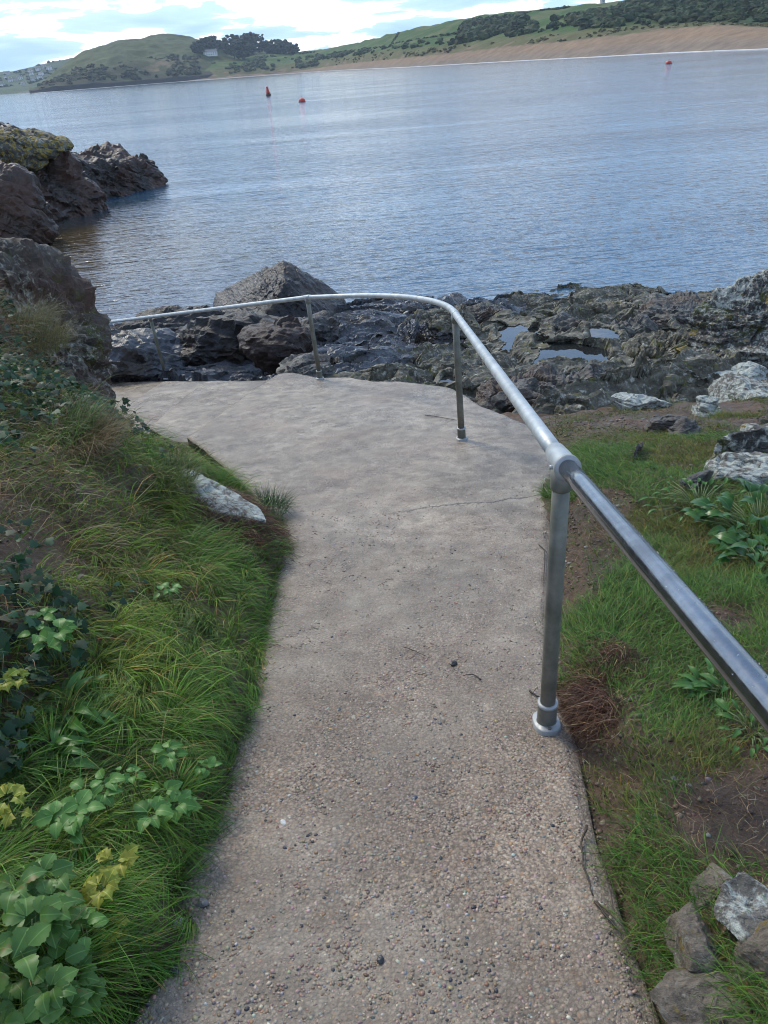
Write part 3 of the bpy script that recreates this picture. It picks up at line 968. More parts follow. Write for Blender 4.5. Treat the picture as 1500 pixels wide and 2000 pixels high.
# the rock that ends the bank on the left
for i, (px, py, D, s, mt, lab, rt_) in enumerate([
    (66, 735, 7.0, (0.80, 0.75, 1.08), 'bank_rock', 'craggy brown rock face with pale lichen ending the left bank', (0.0, 0.05, 0.2)),
    (0, 610, 7.9, (0.85, 0.6, 0.50), 'bank_rock', 'grey lichen topped crag on top of the left bank rock face', (0, 0.1, 0.3)),
    (158, 815, 6.75, (0.24, 0.34, 0.55), 'bank_rock', 'dark lower corner of the left rock face beside the steps', (0, 0, 0.7)),
    (110, 745, 6.2, (0.16, 0.14, 0.12), 'bank_rock', 'small lichen stone poking from grass below the left rock face', (0, 0, 0.1)),
    (60, 690, 6.3, (0.18, 0.14, 0.10), 'bank_rock', 'pale weathered stone in straw grass high on the left bank', (0, 0.3, 0.4)),
]):
    c = atD(px, py, D)
    rock('bank_rock', c, s, 130 + i, mt, lab, rot=rt_, sub=6 if i < 2 else 5, strat_l=0.11, strat_a=0.05 if i < 3 else 0.02, nz=0.16 if i < 2 else 0.06, nfreq=2.4)
c = hit(392, 940, 0.10)
rock('stone', c + np.array((0, 0, -0.05)), (0.30, 0.11, 0.05), 141, 'white_lichen_stone', 'white pointed stone lying in the grass of the left bank', 'stone', rot=(0.30, 0.30, -0.75), sub=5, strat_l=0.06, strat_a=0.008, nz=0.012, nplanes=13, sharp=60, frac=0.03, ang=True)

# verge rocks bottom right
for i, (px, py, a, s, mt, lab, rt_) in enumerate([
    (1490, 2000, 3.37, (0.20, 0.18, 0.06), 'verge_rock', 'big flat earthy rock with yellow lichen in the bottom right corner', (0.0, 0.05, 0.2)),
    (1365, 1850, 3.43, (0.10, 0.07, 0.06), 'verge_rock', 'wedge shaped grey stone edging the path at the bottom right', (0.2, 0.25, -0.35)),
    (1470, 1775, 3.45, (0.10, 0.085, 0.05), 'white_lichen_stone', 'smooth white lichen stone among the verge rocks', (0.1, 0.12, -0.4)),
    (1400, 1735, 3.42, (0.06, 0.05, 0.035), 'verge_rock', 'small brown verge stone beside the smooth white lichen stone', (0.1, 0.0, 0.3)),
    (1495, 1880, 3.43, (0.05, 0.07, 0.05), 'verge_rock', 'narrow grey stone at the bottom right edge of the picture', (0.1, 0.0, 0.1)),
]):
    c = hit(px, py, a - 3.4) + np.array((0, 0, -0.02))
    rock('stone', c, s, 150 + i, mt, lab, 'stone', rot=rt_, sub=5, strat_l=0.05, strat_a=0.006, nz=0.008, nfreq=9, nplanes=13, sharp=60, frac=0.03, ang=True)

# headland across the inlet on the left
for i, (px, py, D, s, mt, lab, rt_) in enumerate([
    (190, 352, 45.0, (3.3, 3.0, 1.9), 'headland_rock', 'dark brown craggy ridge of the headland running into the sea', (0, 0.05, 0.75)),
    (85, 385, 38.0, (2.7, 2.6, 2.2), 'headland_rock', 'rusty brown rock buttress under the yellow lichen slab', (0, 0, 0.4)),
    (5, 440, 30.5, (1.9, 1.8, 1.6), 'headland_rock', 'dark seaweed draped rock at the left edge above the inlet', (0, 0, 0.2)),
    (-60, 360, 40.0, (5.0, 4.0, 3.6), 'headland_rock', 'dark cliff base of the headland at the left edge', (0, 0, 0)),
    (20, 285, 36.5, (2.2, 2.0, 0.70), 'lichen_cap_rock', 'overhanging rock slab crusted with yellow and grey lichen', (0, 0.12, 0.3)),
    (245, 392, 43.0, (0.8, 0.6, 0.5), 'headland_rock', 'small dark rock at the waterline of the headland', (0, 0, 0.5)),
    (282, 335, 50.5, (0.85, 0.8, 1.0), 'headland_rock', 'pointed dark rock at the seaward tip of the headland', (0, 0, 0.3)),
]):
    c = atD(px, py, D)
    rock('headland_rock', c, s, 170 + i, mt, lab, rot=rt_, sub=6, strat_n=(0.5, 0.2, 0.8), strat_l=0.55, strat_a=0.16, nz=0.45 if i != 4 else 0.15, nfreq=0.6)

# ================================================================= SEA
ys = np.concatenate([np.arange(-30, 10, 8.0), np.arange(10, 60, 1.0), 60 * 1.05 ** np.arange(0, 79)])
xs = np.linspace(-1, 1, 61)
X = xs[None, :] * (40 + 0.9 * np.clip(ys, 0, None))[:, None]
Y = np.repeat(ys[:, None], 61, 1)
V = np.stack([X.ravel(), Y.ravel(), np.zeros(X.size)], 1)
tag(link('sea', mesh_np('sea', V, grid_faces(len(ys), 61)), MATS['sea_water']), kind='structure')


# ================================================================= FAR SHORE
def hor(px):
    return 179 - 0.075 * px


def loft(name, cols, nsub, nfine, colour, noise_amp, seed, mat='far_land'):
    """cols: list of (px, [(D, py or ('z', z))...]); same row count. returns object + sampler"""
    pxs = np.array([c[0] for c in cols], float)
    nrow = len(cols[0][1])
    P = np.zeros((len(cols), nrow, 3))
    for i, (px, rows) in enumerate(cols):
        for j, (D, q) in enumerate(rows):
            if isinstance(q, tuple):
                b = atD(px, hor(px), D); P[i, j] = (b[0], D, q[1])
            else:
                P[i, j] = atD(px, q, D)
    u = np.linspace(pxs[0], pxs[-1], nsub)
    v = np.linspace(0, nrow - 1, nfine)

    def samp(u, v):
        u = np.atleast_1d(u).astype(float); v = np.atleast_1d(v).astype(float)
        i = np.clip(np.searchsorted(pxs, u) - 1, 0, len(pxs) - 2)
        fu = ((u - pxs[i]) / (pxs[i + 1] - pxs[i]))[:, None]
        j = np.clip(np.floor(v).astype(int), 0, nrow - 2); fv = (v - j)[:, None]
        return (P[i, j] * (1 - fu) + P[i + 1, j] * fu) * (1 - fv) + (P[i, j + 1] * (1 - fu) + P[i + 1, j + 1] * fu) * fv
    U, W = np.meshgrid(u, v)
    Q = samp(U.ravel(), W.ravel())
    nx, ny = Q[:, 0] / 40, Q[:, 1] / 40
    land = sstep(0.6, 1.6, W.ravel())
    Q[:, 2] += noise_amp * land * fbm(nx, ny, oct=5, seed=seed) * np.clip(Q[:, 1] / 700, 0.3, 1.3)
    col = colour(U.ravel(), W.ravel(), Q)
    o = link(name, mesh_np(name, Q, grid_faces(nfine, nsub), col=col), MATS[mat])
    tag(o, kind='structure')
    return o, samp


SAND = np.array((0.27, 0.185, 0.12)); WSAND = np.array((0.24, 0.185, 0.14)); DUNE = np.array((0.125, 0.12, 0.05)); FIELD = np.array((0.055, 0.105, 0.022))
DARKG = np.array((0.035, 0.055, 0.022)); ROCKC = np.array((0.045, 0.042, 0.042)); HILLG = np.array((0.085, 0.098, 0.032)); SCAR = np.array((0.27, 0.19, 0.11))


def lerp(a, b, t):
    return a + (b - a) * t[:, None]


# Far village hillside beyond the headland
cols = []
for px, crest in [(-160, 160), (-60, 150), (0, 141), (40, 136), (80, 126), (110, 119), (150, 112), (230, 112)]:
    h0 = hor(px)
    cols.append((px, [(2000, ('z', -0.5)), (2040, h0 - 3), (2160, h0 - (h0 - crest) * 0.35), (2340, h0 - (h0 - crest) * 0.75), (2450, crest), (2600, h0)]))
vcol = lambda U, W, Q: lerp(lerp(np.tile(np.array((0.20, 0.17, 0.12)), (len(U), 1)), np.tile(np.array((0.06, 0.09, 0.05)), (len(U), 1)), sstep(0.9, 1.3, W)), np.tile(np.array((0.10, 0.13, 0.07)), (len(U), 1)), sstep(-0.1, 0.3, fbm(Q[:, 0] / 60, Q[:, 1] / 60, oct=3, seed=4)))
village_hill, vs_samp = loft('village_hillside', cols, 120, 60, vcol, 2.0, 71)

# round grassy headland
cols = []
for px, crest in [(58, 184), (64, 180), (80, 164), (100, 146), (125, 125), (150, 107), (180, 92), (215, 80), (260, 72), (300, 69.5), (335, 68), (370, 70), (400, 77), (450, 88), (520, 100), (600, 112), (700, 122)]:
    h0 = hor(px)
    D0 = np.interp(px, [58, 150, 300, 600, 700], [1250, 1310, 1420, 1540, 1540])
    dep = 5.0 / D0 * FPX * 1.341
    clf = min(0.25, 14 / max(1, h0 - crest + 1))
    hh_ = h0 - crest
    cols.append((px, [(D0, ('z', -0.5)), (D0 + 8, h0 + dep - 2 - min(8, 0.3 * abs(hh_))), (D0 + 80, h0 - hh_ * 0.30), (D0 + 170, h0 - hh_ * 0.62), (D0 + 265, h0 - hh_ * 0.88), (D0 + 340, crest), (D0 + 540, h0)]))


def brea_col(U, W, Q):
    n = fbm(Q[:, 0] / 45, Q[:, 1] / 45, oct=4, seed=91)
    c = np.tile(HILLG, (len(U), 1))
    c = lerp(c, np.tile(np.array((0.085, 0.10, 0.045)), (len(U), 1)), sstep(-0.1, 0.35, n))
    c = c * (1 + 0.45 * fbm(Q[:, 0] / 14, Q[:, 1] / 14, oct=3, seed=93))[:, None]
    c = lerp(np.tile(np.array((0.050, 0.050, 0.026)), (len(U), 1)), c, sstep(1.0, 3.4, W + 1.3 * n + np.clip((U - 200) / 300, -0.9, 0.6)))
    c = lerp(c, np.tile(SCAR * 0.8, (len(U), 1)), sstep(0.30, 0.45, fbm(Q[:, 0] / 30, Q[:, 2] / 8, oct=3, seed=33)) * sstep(260, 330, U) * (1 - sstep(2.2, 2.8, W)))
    c = lerp(np.tile(ROCKC, (len(U), 1)), c, sstep(0.9, 1.25, W + 0.2 * n))
    return c


brea, brea_samp = loft('grassy_headland', cols, 300, 130, brea_col, 4.5, 81)

# beach, dunes and hills on the right
spec = [  # px, dep, sandtop, dunetop, mid, crest
    (270, 7.0, 163, 161, 160, 159.5), (330, 7.0, 157.5, 150, 144, 140), (380, 7.0, 153.5, 140, 128, 119), (420, 7.1, 151, 132, 118, 108), (500, 7.1, 145, 126, 113, 104), (570, 7.2, 139.5, 124, 112, 102),
    (620, 7.4, 133, 117, 106, 97), (660, 8.0, 127, 111, 100, 91), (700, 9.0, 122, 107, 95, 84), (750, 10.5, 117.5, 100, 88, 70), (800, 12.0, 112, 96, 78, 58), (870, 13.2, 104, 88, 68, 42), (930, 14.2, 98, 81, 58, 33),
    (1000, 15.5, 91, 73, 48, 24), (1060, 16.8, 85, 66, 40, 17), (1100, 17.8, 81, 62, 34, 13), (1170, 19.5, 73, 55, 28, 6), (1230, 20.5, 66, 50, 20, -4), (1300, 21.8, 58, 46, 12, -20), (1400, 25, 48, 44, 6, -36), (1500, 28.5, 54, 48, 2, -50), (1700, 36, 50, 44, 0, -60)]
cols = []
for px, dep, st, dt, md, cr in spec:
    D0 = 5.0 * FPX * 1.341 / dep
    h0 = hor(px)
    up_ = np.interp(D0, [200, 1100], [55, 40])
    cols.append((px, [(D0 - 8, ('z', -0.6)), (D0 + up_, st), (D0 + up_ + 45, dt), (D0 + up_ + 170, md), (D0 + up_ + 300, cr), (D0 + up_ + 460, h0 + 4)]))


def dune_col(U, W, Q):
    n = fbm(Q[:, 0] / 25, Q[:, 1] / 25, oct=4, seed=55)
    n2 = fbm(Q[:, 0] / 9, Q[:, 1] / 9, oct=3, seed=57)
    k = len(U)
    sand = lerp(np.tile(WSAND, (k, 1)), np.tile(SAND, (k, 1)), sstep(0.25, 0.7, W))
    rocky = (1 - sstep(560, 600, U + 20 * n)) * sstep(0.55, 0.7, W)
    sand = lerp(sand, np.tile(ROCKC * 1.3, (k, 1)), rocky * sstep(-0.35, 0.0, n2))
    dune = lerp(np.tile(DUNE, (k, 1)), np.tile(SAND * 0.85, (k, 1)), sstep(0.15, 0.5, n2) * (1 - sstep(1.2, 1.8, W)))
    field = lerp(np.tile(FIELD, (k, 1)), np.tile(np.array((0.12, 0.135, 0.05)), (k, 1)), sstep(-0.05, 0.35, n))
    field = lerp(field, np.tile(DARKG * 1.3, (k, 1)), sstep(1180, 1330, U + 60 * n))
    c = lerp(sand, dune, sstep(0.92, 1.06, W + 0.12 * n2))
    c = lerp(c, field, sstep(1.75, 2.15, W + 0.25 * n))
    return c


dunes, dune_samp = loft('dune_hills', cols, 420, 130, dune_col, 2.0, 95)

# thin white surf along the beach
pts = []
for px in np.linspace(66, 1680, 220):
    if px < 330:
        D = np.interp(px, [58, 150, 300, 600, 700], [1250, 1310, 1420, 1540, 1540]) - 3
    else:
        D = 5.0 * FPX * 1.341 / np.interp(px, [s[0] for s in spec], [s[1] for s in spec]) - 10
    b = atD(px, hor(px), D); pts.append((b[0], D))
V, F = [], []
for i, (x, y) in enumerate(pts):
    w = (1.2 + 2.4 * abs(math.sin(i * 1.7) * math.sin(i * 0.31 + 1))) * (y / 600) + 0.4
    V += [(x, y - w, 0.03), (x, y, 0.22), (x, y + 9, 0.05)]
    if i:
        a = 3 * i
        F += [(a - 3, a, a + 1, a - 2), (a - 2, a + 1, a + 2, a - 1)]
tag(link('surf', pymesh('surf', V, F), MATS['surf_foam']), kind='structure')


# scrub on the hills: far mass of bushes
def scrub_mass(name, pts, sizes, cols, label, seed):
    d, f = ICO[2]
    Vs, Fs, Cs = [], [], []
    r = np.random.default_rng(seed)
    for i, (p, s, c) in enumerate(zip(pts, sizes, cols)):
        rr = 1 + 0.30 * r.normal(size=len(d)).clip(-1.5, 1.5)
        v = d * rr[:, None] * np.array((s, s, s * r.uniform(0.5, 0.8))) + np.array(p)
        Vs.append(v); Fs.append(f + i * len(d))
        Cs.append(np.tile(c, (len(d), 1)) * (1 + 0.35 * r.normal(size=(len(d), 1))).clip(0.4, 1.8))
    o = link(name, mesh_np(name, np.concatenate(Vs), np.concatenate(Fs), col=np.concatenate(Cs), smooth=False), MATS['scrub_leaves'])
    tag(o, label, 'scrub', kind='stuff')
    return o


def scatter_scrub(n, ulo, uhi, vlo, vhi, thr, seed, samp, smin, smax, base):
    r = np.random.default_rng(seed)
    P, S, K = [], [], []
    while len(P) < n:
        u = r.uniform(ulo, uhi); v = r.uniform(vlo(u), vhi(u))
        p = samp(u, v)[0]
        if fbm(np.array([p[0] / 40]), np.array([p[1] / 60]), oct=3, seed=seed)[0] < thr: 
            if r.random() > 0.04: continue
        s = r.uniform(smin, smax) * np.clip(p[1] / 600, 0.55, 1.4)
        P.append(p + np.array((0, 0, s * 0.25))); S.append(s); K.append(np.array(base) * r.uniform(0.6, 1.5) * np.array((r.uniform(0.8, 1.4), 1, 1)))
    return P, S, K


P1 = scatter_scrub(1500, 900, 1690, lambda u: np.interp(u, [900, 1100, 1300, 1700], [2.1, 2.05, 2.0, 2.0]), lambda u: np.interp(u, [900, 1100, 1250, 1400, 1700], [2.6, 2.9, 3.4, 4.0, 4.0]), -0.18, 301, dune_samp, 1.6, 4.6, (0.028, 0.045, 0.016))
scrub_mass('hillside_scrub', *P1, 'dark green scrub covering the slope above the sandy beach at the right', 1)
P2 = scatter_scrub(280, 905, 1025, lambda u: 3.05, lambda u: 3.45, -0.3, 302, dune_samp, 2.0, 4.0, (0.026, 0.042, 0.016))
scrub_mass('hillside_scrub', *P2, 'dark strip of bushes across the green field below the hill crest', 2)
P3 = scatter_scrub(240, 620, 900, lambda u: 2.0, lambda u: 2.5, 0.0, 303, dune_samp, 1.2, 3.0, (0.035, 0.055, 0.02))
scrub_mass('hillside_scrub', *P3, 'scattered bushes along the lower edge of the green field', 3)
P4 = scatter_scrub(240, 300, 620, lambda u: 1.3, lambda u: 3.6, 0.1, 304, dune_samp, 1.5, 3.2, (0.045, 0.06, 0.025))
scrub_mass('hillside_scrub', *P4, 'low bushes on the rough slope below the dark trees', 4)
P5 = scatter_scrub(110, -20, 130, lambda u: 1.4, lambda u: 4.1, 0.0, 305, vs_samp, 1.6, 3.0, (0.03, 0.05, 0.03))
scrub_mass('hillside_scrub', *P5, 'bushes and gardens between the far village houses', 5)
P6 = scatter_scrub(300, 650, 1500, lambda u: 1.05, lambda u: 1.75, -0.1, 306, dune_samp, 0.5, 1.3, (0.10, 0.095, 0.04))
scrub_mass('dune_grass', *P6, 'tussocks of dune grass above the beach', 6)

def py_of(p):
    x_, y_, z_ = p[0], p[1], p[2] - EYE
    f_ = y_ * math.cos(PITCH) - z_ * math.sin(PITCH); u_ = y_ * math.sin(PITCH) + z_ * math.cos(PITCH)
    return 1000 - x_ / f_ * FPX * math.sin(ROLL) - u_ / f_ * FPX * math.cos(ROLL)


def on_slope(samp, px, py, vlo, vhi):
    vv = np.linspace(vlo, vhi, 200)
    Q = samp(np.full(200, px), vv)
    e_ = np.array([abs(py_of(q) - py) for q in Q])
    return Q[e_.argmin()]


def on_land(px, py):
    c1, c2 = on_slope(dune_samp, px, py, 1.5, 4.0), on_slope(brea_samp, px, py, 1.0, 5.0)
    ok = [c for c in (c1, c2) if abs(py_of(c) - py) < 2.5] or [c1, c2]
    return min(ok, key=lambda c: c[1])


P7 = scatter_scrub(420, 80, 400, lambda u: 1.1, lambda u: 2.6, 0.02, 307, brea_samp, 1.2, 3.6, (0.04, 0.045, 0.02))
scrub_mass('hillside_scrub', *P7, 'low gorse and bracken on the lower slope of the round headland', 7)
for hi, (pa, pb) in enumerate((((640, 2.6), (900, 3.0)), ((760, 2.3), (780, 3.9)), ((930, 3.6), (1120, 3.85)))):
    q_ = np.random.default_rng(60 + hi)
    tt = np.sort(q_.random(90))
    pts_ = [dune_samp(pa[0] + (pb[0] - pa[0]) * k_, pa[1] + (pb[1] - pa[1]) * k_)[0] + np.array((0, 0, 0.4)) for k_ in tt]
    scrub_mass('hedgerow', pts_, q_.uniform(0.9, 2.0, 90), [np.array((0.03, 0.045, 0.018))] * 90, ['hedge line crossing the lower green field', 'hedge line climbing the green field to the crest', 'hedge line just below the right hill crest'][hi], 20 + hi)

# trees by the white house
def far_tree(px, base_py, top_py, D, wpx, label, seed, flat=0.6, gap=0.0):
    b = on_land(px, base_py + (2 if px > 440 else -2)); tp = atD(px, top_py, b[1])
    D = b[1]
    H = tp[2] - b[2] + 2.0
    b[2] -= 2.0
    W = wpx / FPX * D * 0.56
    r = np.random.default_rng(seed)
    root = empty('dark_pine_tree', tuple(b))
    tag(root, label, 'tree', 'dark trees round the white house')
    parts = [tube([(0, 0, 0), (0.2, 0, H * 0.4), (0.5, 0, H * 0.85)], [0.7, 0.5, 0.2], 8)]
    for k in range(7):
        a = r.uniform(0, 6.28); hz = H * r.uniform(0.35, 0.7)
        parts.append(tube([(0.2, 0, hz), (W * 0.4 * math.cos(a), W * 0.4 * math.sin(a), hz + H * 0.14), (W * 0.75 * math.cos(a), W * 0.75 * math.sin(a), hz + H * 0.2)], [0.3, 0.2, 0.08], 6))
    link('trunk', pymesh('trunk', *merge(*parts)), MATS['bark'], root)
    n = 95
    d, f = ICO[1]
    Vs, Fs, Cs = [], [], []
    for i in range(n):
        a = r.uniform(0, 6.28); q = math.sqrt(r.uniform(0, 1)) * 0.8
        zz = H * r.uniform(0.16, 0.93)
        env = W * math.sqrt(max(0.08, 1 - ((zz / H - 0.55) / 0.5) ** 2))
        s = W * r.uniform(0.11, 0.27)
        v = d * (1 + 0.32 * r.normal(size=len(d)).clip(-1.5, 1.5))[:, None] * np.array((s, s, s * flat)) + np.array((q * env * math.cos(a), q * env * math.sin(a), zz))
        Vs.append(v); Fs.append(f + i * len(d)); Cs.append(np.tile(np.array((0.016, 0.026, 0.014)) * r.uniform(0.6, 1.7), (len(d), 1)) * (1 + 0.3 * r.normal(size=(len(d), 1))).clip(0.4, 1.8))
    link('crown', mesh_np('crown', np.concatenate(Vs), np.concatenate(Fs), col=np.concatenate(Cs), smooth=False), MATS['scrub_leaves'], root)
    return root


for i, (px, b_, t_, D, w, lab) in enumerate([
    (388, 107, 79, 1290, 26, 'leftmost dark tree on the hill above the white house'),
    (411, 100, 72, 1300, 36, 'broad flat dark pine directly behind the white house'),
    (432, 100, 77, 1295, 22, 'small dark tree at the right end of the white house'),
    (458, 112, 64, 1275, 36, 'tall dark tree with a spiky top right of the house'),
    (474, 114, 74, 1265, 38, 'wide dark tree with drooping crown in mid clump'),
    (490, 104, 62, 1290, 38, 'tall round crowned tree in the clump middle'),
    (508, 102, 64, 1295, 24, 'thin open pine with gaps showing the sky'),
    (532, 102, 78, 1290, 38, 'dense dark tree at left of the right hand grove'),
    (553, 103, 77, 1290, 34, 'dark tree in the middle of the right hand grove'),
    (572, 103, 86, 1290, 24, 'low dark tree ending the grove on the right'),
]):
    far_tree(px, b_, t_, D, w, lab, 400 + i)


# houses
def house(px, base_py, D, wm, dm, hm, label, mat='white_render', rz=0.0, nwin=3, group=None, sink=1.0):
    b = on_slope(vs_samp, px, base_py, 1.0, 4.0) if D > 1550 else on_land(px, base_py)
    root = empty('far_house', tuple(b))
    root.rotation_euler = (0, 0, rz)
    tag(root, label, 'house', group)
    w, d2 = wm / 2, dm / 2
    V = [(-w, -d2, -sink), (w, -d2, -sink), (w, d2, -sink), (-w, d2, -sink), (-w, -d2, hm), (w, -d2, hm), (w, d2, hm), (-w, d2, hm), (-w, 0, hm * 1.45), (w, 0, hm * 1.45)]
    F = [(0, 1, 5, 4), (2, 3, 7, 6), (1, 2, 6, 9, 5), (3, 0, 4, 8, 7)]
    link('wall', pymesh('wall', V, F, False), MATS[mat], root)
    o = 0.4
    V = [(-w - o, -d2 - o, hm - 0.3), (w + o, -d2 - o, hm - 0.3), (w + o, 0, hm * 1.45 + 0.15), (-w - o, 0, hm * 1.45 + 0.15), (w + o, d2 + o, hm - 0.3), (-w - o, d2 + o, hm - 0.3)]
    V += [(x, y, z + 0.25) for x, y, z in V]
    F = [(0, 1, 2, 3), (3, 2, 4, 5), (6, 9, 8, 7), (9, 11, 10, 8), (0, 6, 7, 1), (5, 4, 10, 11), (1, 7, 8, 2), (2, 8, 10, 4), (0, 3, 9, 6), (3, 5, 11, 9)]
    rf = link('roof', pymesh('roof', V, F, False), MATS['slate_roof'], root)
    cv, cf = merge(*[([(sx + x, y, z) for z in (hm * 1.3, hm * 1.45 + 1.4) for (x, y) in ((-0.5, -0.5), (0.5, -0.5), (0.5, 0.5), (-0.5, 0.5))], [(0, 1, 5, 4), (1, 2, 6, 5), (2, 3, 7, 6), (3, 0, 4, 7), (4, 5, 6, 7)]) for sx in (w * 0.8,)])
    link('chimney', pymesh('chimney', cv, cf, False), MATS[mat], rf)
    for k in range(nwin):
        x = -w + wm * (k + 0.5) / nwin
        for zz in ([hm * 0.2, hm * 0.62] if hm > 4.5 else [hm * 0.35]):
            a, bb = 0.55, hm * 0.12
            V = [(x - a, -d2 - 0.06, zz), (x + a, -d2 - 0.06, zz), (x + a, -d2 - 0.06, zz + 2 * bb), (x - a, -d2 - 0.06, zz + 2 * bb), (x - a, -d2 + 0.05, zz), (x + a, -d2 + 0.05, zz), (x + a, -d2 + 0.05, zz + 2 * bb), (x - a, -d2 + 0.05, zz + 2 * bb)]
            link('window', pymesh('window', V, [(0, 1, 2, 3), (0, 4, 5, 1), (1, 5, 6, 2), (2, 6, 7, 3), (3, 7, 4, 0)], False), MATS['window_glass'], root)
    return root


house(412, 109, 1240, 24, 9, 6.5, 'long white house among the dark trees on the headland', 'white_render', -0.05, 6)
for i, (px, py, D, w, lab) in enumerate([
    (14, 146, 1800, 16, 'large pale house on the skyline at far left'),
    (13, 154, 1730, 9, 'white gabled house near the left edge below the skyline'),
    (21, 160, 1690, 10, 'white house at mid slope of the far village'),
    (32, 158, 1700, 7, 'small white house in the middle of the far village'),
    (41, 155, 1720, 9, 'tall white house in the centre of the far village'),
    (5, 169, 1600, 11, 'white house low down at the left edge'),
    (46, 168, 1610, 8, 'low white house just above the far village beach'),
    (60, 142, 1790, 10, 'pale house high on the far village slope'),
    (75, 138, 1800, 13, 'wide grey white house near the village skyline'),
    (66, 158, 1690, 12, 'white terrace house left of the headland slope'),
    (78, 154, 1700, 13, 'long white terrace house partly behind the headland'),
    (81, 148, 1740, 11, 'bright house above the white terrace'),
    (87, 133, 1810, 9, 'white house by the round tree on the skyline'),
    (97, 137, 1800, 12, 'pale bungalow beside the headland edge'),
    (62, 147, 1750, 9, 'grey white house below the high pale house'),
]):
    house(px, py, D, w, 8, 5.5, lab, 'white_render' if i % 3 else 'cream_render', random.uniform(-0.4, 0.4), 2, 'houses of the far village')
house(1177, 5, 640, 4.0, 3.0, 2.4, 'tiny hut on the skyline of the hill at the top right', 'cream_render', 0.2, 1, sink=2.0)

# ---- buoys
def lathe(profile, seg=24):
    V, F = [], []
    for r, z in profile:
        for k in range(seg):
            a = 2 * math.pi * k / seg
            V.append((r * math.cos(a), r * math.sin(a), z))
    for i in range(len(profile) - 1):
        for k in range(seg):
            k2 = (k + 1) % seg
            F.append((i * seg + k, i * seg + k2, (i + 1) * seg + k2, (i + 1) * seg + k))
    F.append(tuple(range(seg))[::-1]); F.append(tuple((len(profile) - 1) * seg + k for k in range(seg)))
    return V, F


b = atz(524.5, 187, 0.0)
root = empty('channel_buoy', tuple(b)); root.rotation_euler = (0, rad(-3), 0)
tag(root, 'tall red conical channel buoy floating on the left of the sea', 'buoy')
link('float', pymesh('float', *lathe([(0.50, -0.3), (0.62, -0.1), (0.66, 0.2), (0.55, 0.38), (0.46, 0.45)])), MATS['buoy_dark'], root)
link('tower', pymesh('tower', *lathe([(0.46, 0.43), (0.40, 0.8), (0.30, 1.3), (0.25, 1.55), (0.24, 1.60)])), MATS['buoy_red'], root)
link('top_mark', pymesh('top_mark', *lathe([(0.20, 1.60), (0.25, 1.62), (0.25, 1.88), (0.18, 1.93)])), MATS['buoy_red'], root)
for px, py, r, lab in ((590, 199, 0.62, 'low round red mooring buoy just right of the conical buoy'), (1306, 125, 0.80, 'small red mooring buoy far out towards the sandy beach')):
    b = atz(px, py, 0.0)
    root = empty('mooring_buoy', tuple(b))
    tag(root, lab, 'buoy', 'red mooring buoys')
    link('float', pymesh('float', *lathe([(r * 0.6, -r * 0.5), (r * 0.95, -r * 0.1), (r, r * 0.2), (r * 0.95, r * 0.45), (r * 0.75, r * 0.75), (r * 0.35, r * 0.92), (r * 0.1, r * 0.96)])), MATS['buoy_red'], root)
    link('band', pymesh('band', *lathe([(r * 0.90, -r * 0.2), (r * 1.02, -r * 0.12), (r * 1.03, r * 0.12), (r * 0.9, r * 0.16)])), MATS['buoy_dark'], root)
    V, F = tube([(0.10 * math.cos(a) + 0.0, 0, r * 0.95 + 0.12 + 0.10 * math.sin(a)) for a in np.linspace(-0.6, 3.75, 12)], 0.03, 8)
    link('ring', pymesh('ring', V, F), MATS['buoy_dark'], root)

# ---- two walkers on the far beach
def walker(px, py, D, lab, seed):
    b = atD(px, py, D)
    me = bpy.data.meshes.new('person')
    s = 1.75 / 1.75
    J = [(0, 0, 0.95), (0, 0, 1.2), (0, 0, 1.42), (0, 0, 1.52), (0, 0, 1.63), (0, 0, 1.74), (-0.19, 0, 1.40), (-0.25, 0.05, 1.12), (-0.24, -0.08, 0.88), (0.19, 0, 1.40), (0.25, -0.05, 1.12), (0.24, 0.08, 0.88), (-0.1, 0, 0.9), (-0.12, 0.1, 0.5), (-0.12, 0.18, 0.06), (-0.12, 0.04, 0.03), (0.1, 0, 0.9), (0.12, -0.1, 0.5), (0.12, -0.05, 0.06), (0.12, -0.2, 0.03)]
    E_ = [(0, 1), (1, 2), (2, 3), (3, 4), (4, 5), (2, 6), (6, 7), (7, 8), (2, 9), (9, 10), (10, 11), (0, 12), (12, 13), (13, 14), (14, 15), (0, 16), (16, 17), (17, 18), (18, 19)]
    Rr = [0.15, 0.16, 0.15, 0.06, 0.10, 0.08, 0.08, 0.06, 0.045, 0.08, 0.06, 0.045, 0.10, 0.075, 0.05, 0.045, 0.10, 0.075, 0.05, 0.045]
    me.from_pydata(J, E_, [])
    o = link('person', me, MATS['dark_clothes'], loc=tuple(b))
    o.modifiers.new('skin', 'SKIN')
    for i, sv in enumerate(me.skin_vertices[0].data):
        sv.radius = (Rr[i], Rr[i]); sv.use_root = (i == 0)
    o.modifiers.new('sub', 'SUBSURF').levels = 1
    o.rotation_euler = (0, 0, random.uniform(0, 3))
    o.scale = (1.15,) * 3
    tag(o, lab, 'person')


walker(541, 141.2, 1440, 'left one of two dark clothed walkers on the far beach', 1)
walker(545.5, 140.9, 1440, 'right one of two dark clothed walkers on the far beach', 2)

# ================================================================= HANDRAIL
rail = empty('handrail', (0.48, 1.81, 3.09))
tag(rail, 'galvanised tubular handrail curving round the right side of the path', 'railing')
RO = Vector(rail.location)


def rpart(name, vf, mat, parent=None, smooth=True):
    V, F = vf
    p = parent or rail
    me = pymesh(name, [Vector(v) - RO for v in V], F, smooth)
    o = link(name, me, MATS[mat], p)
    return o


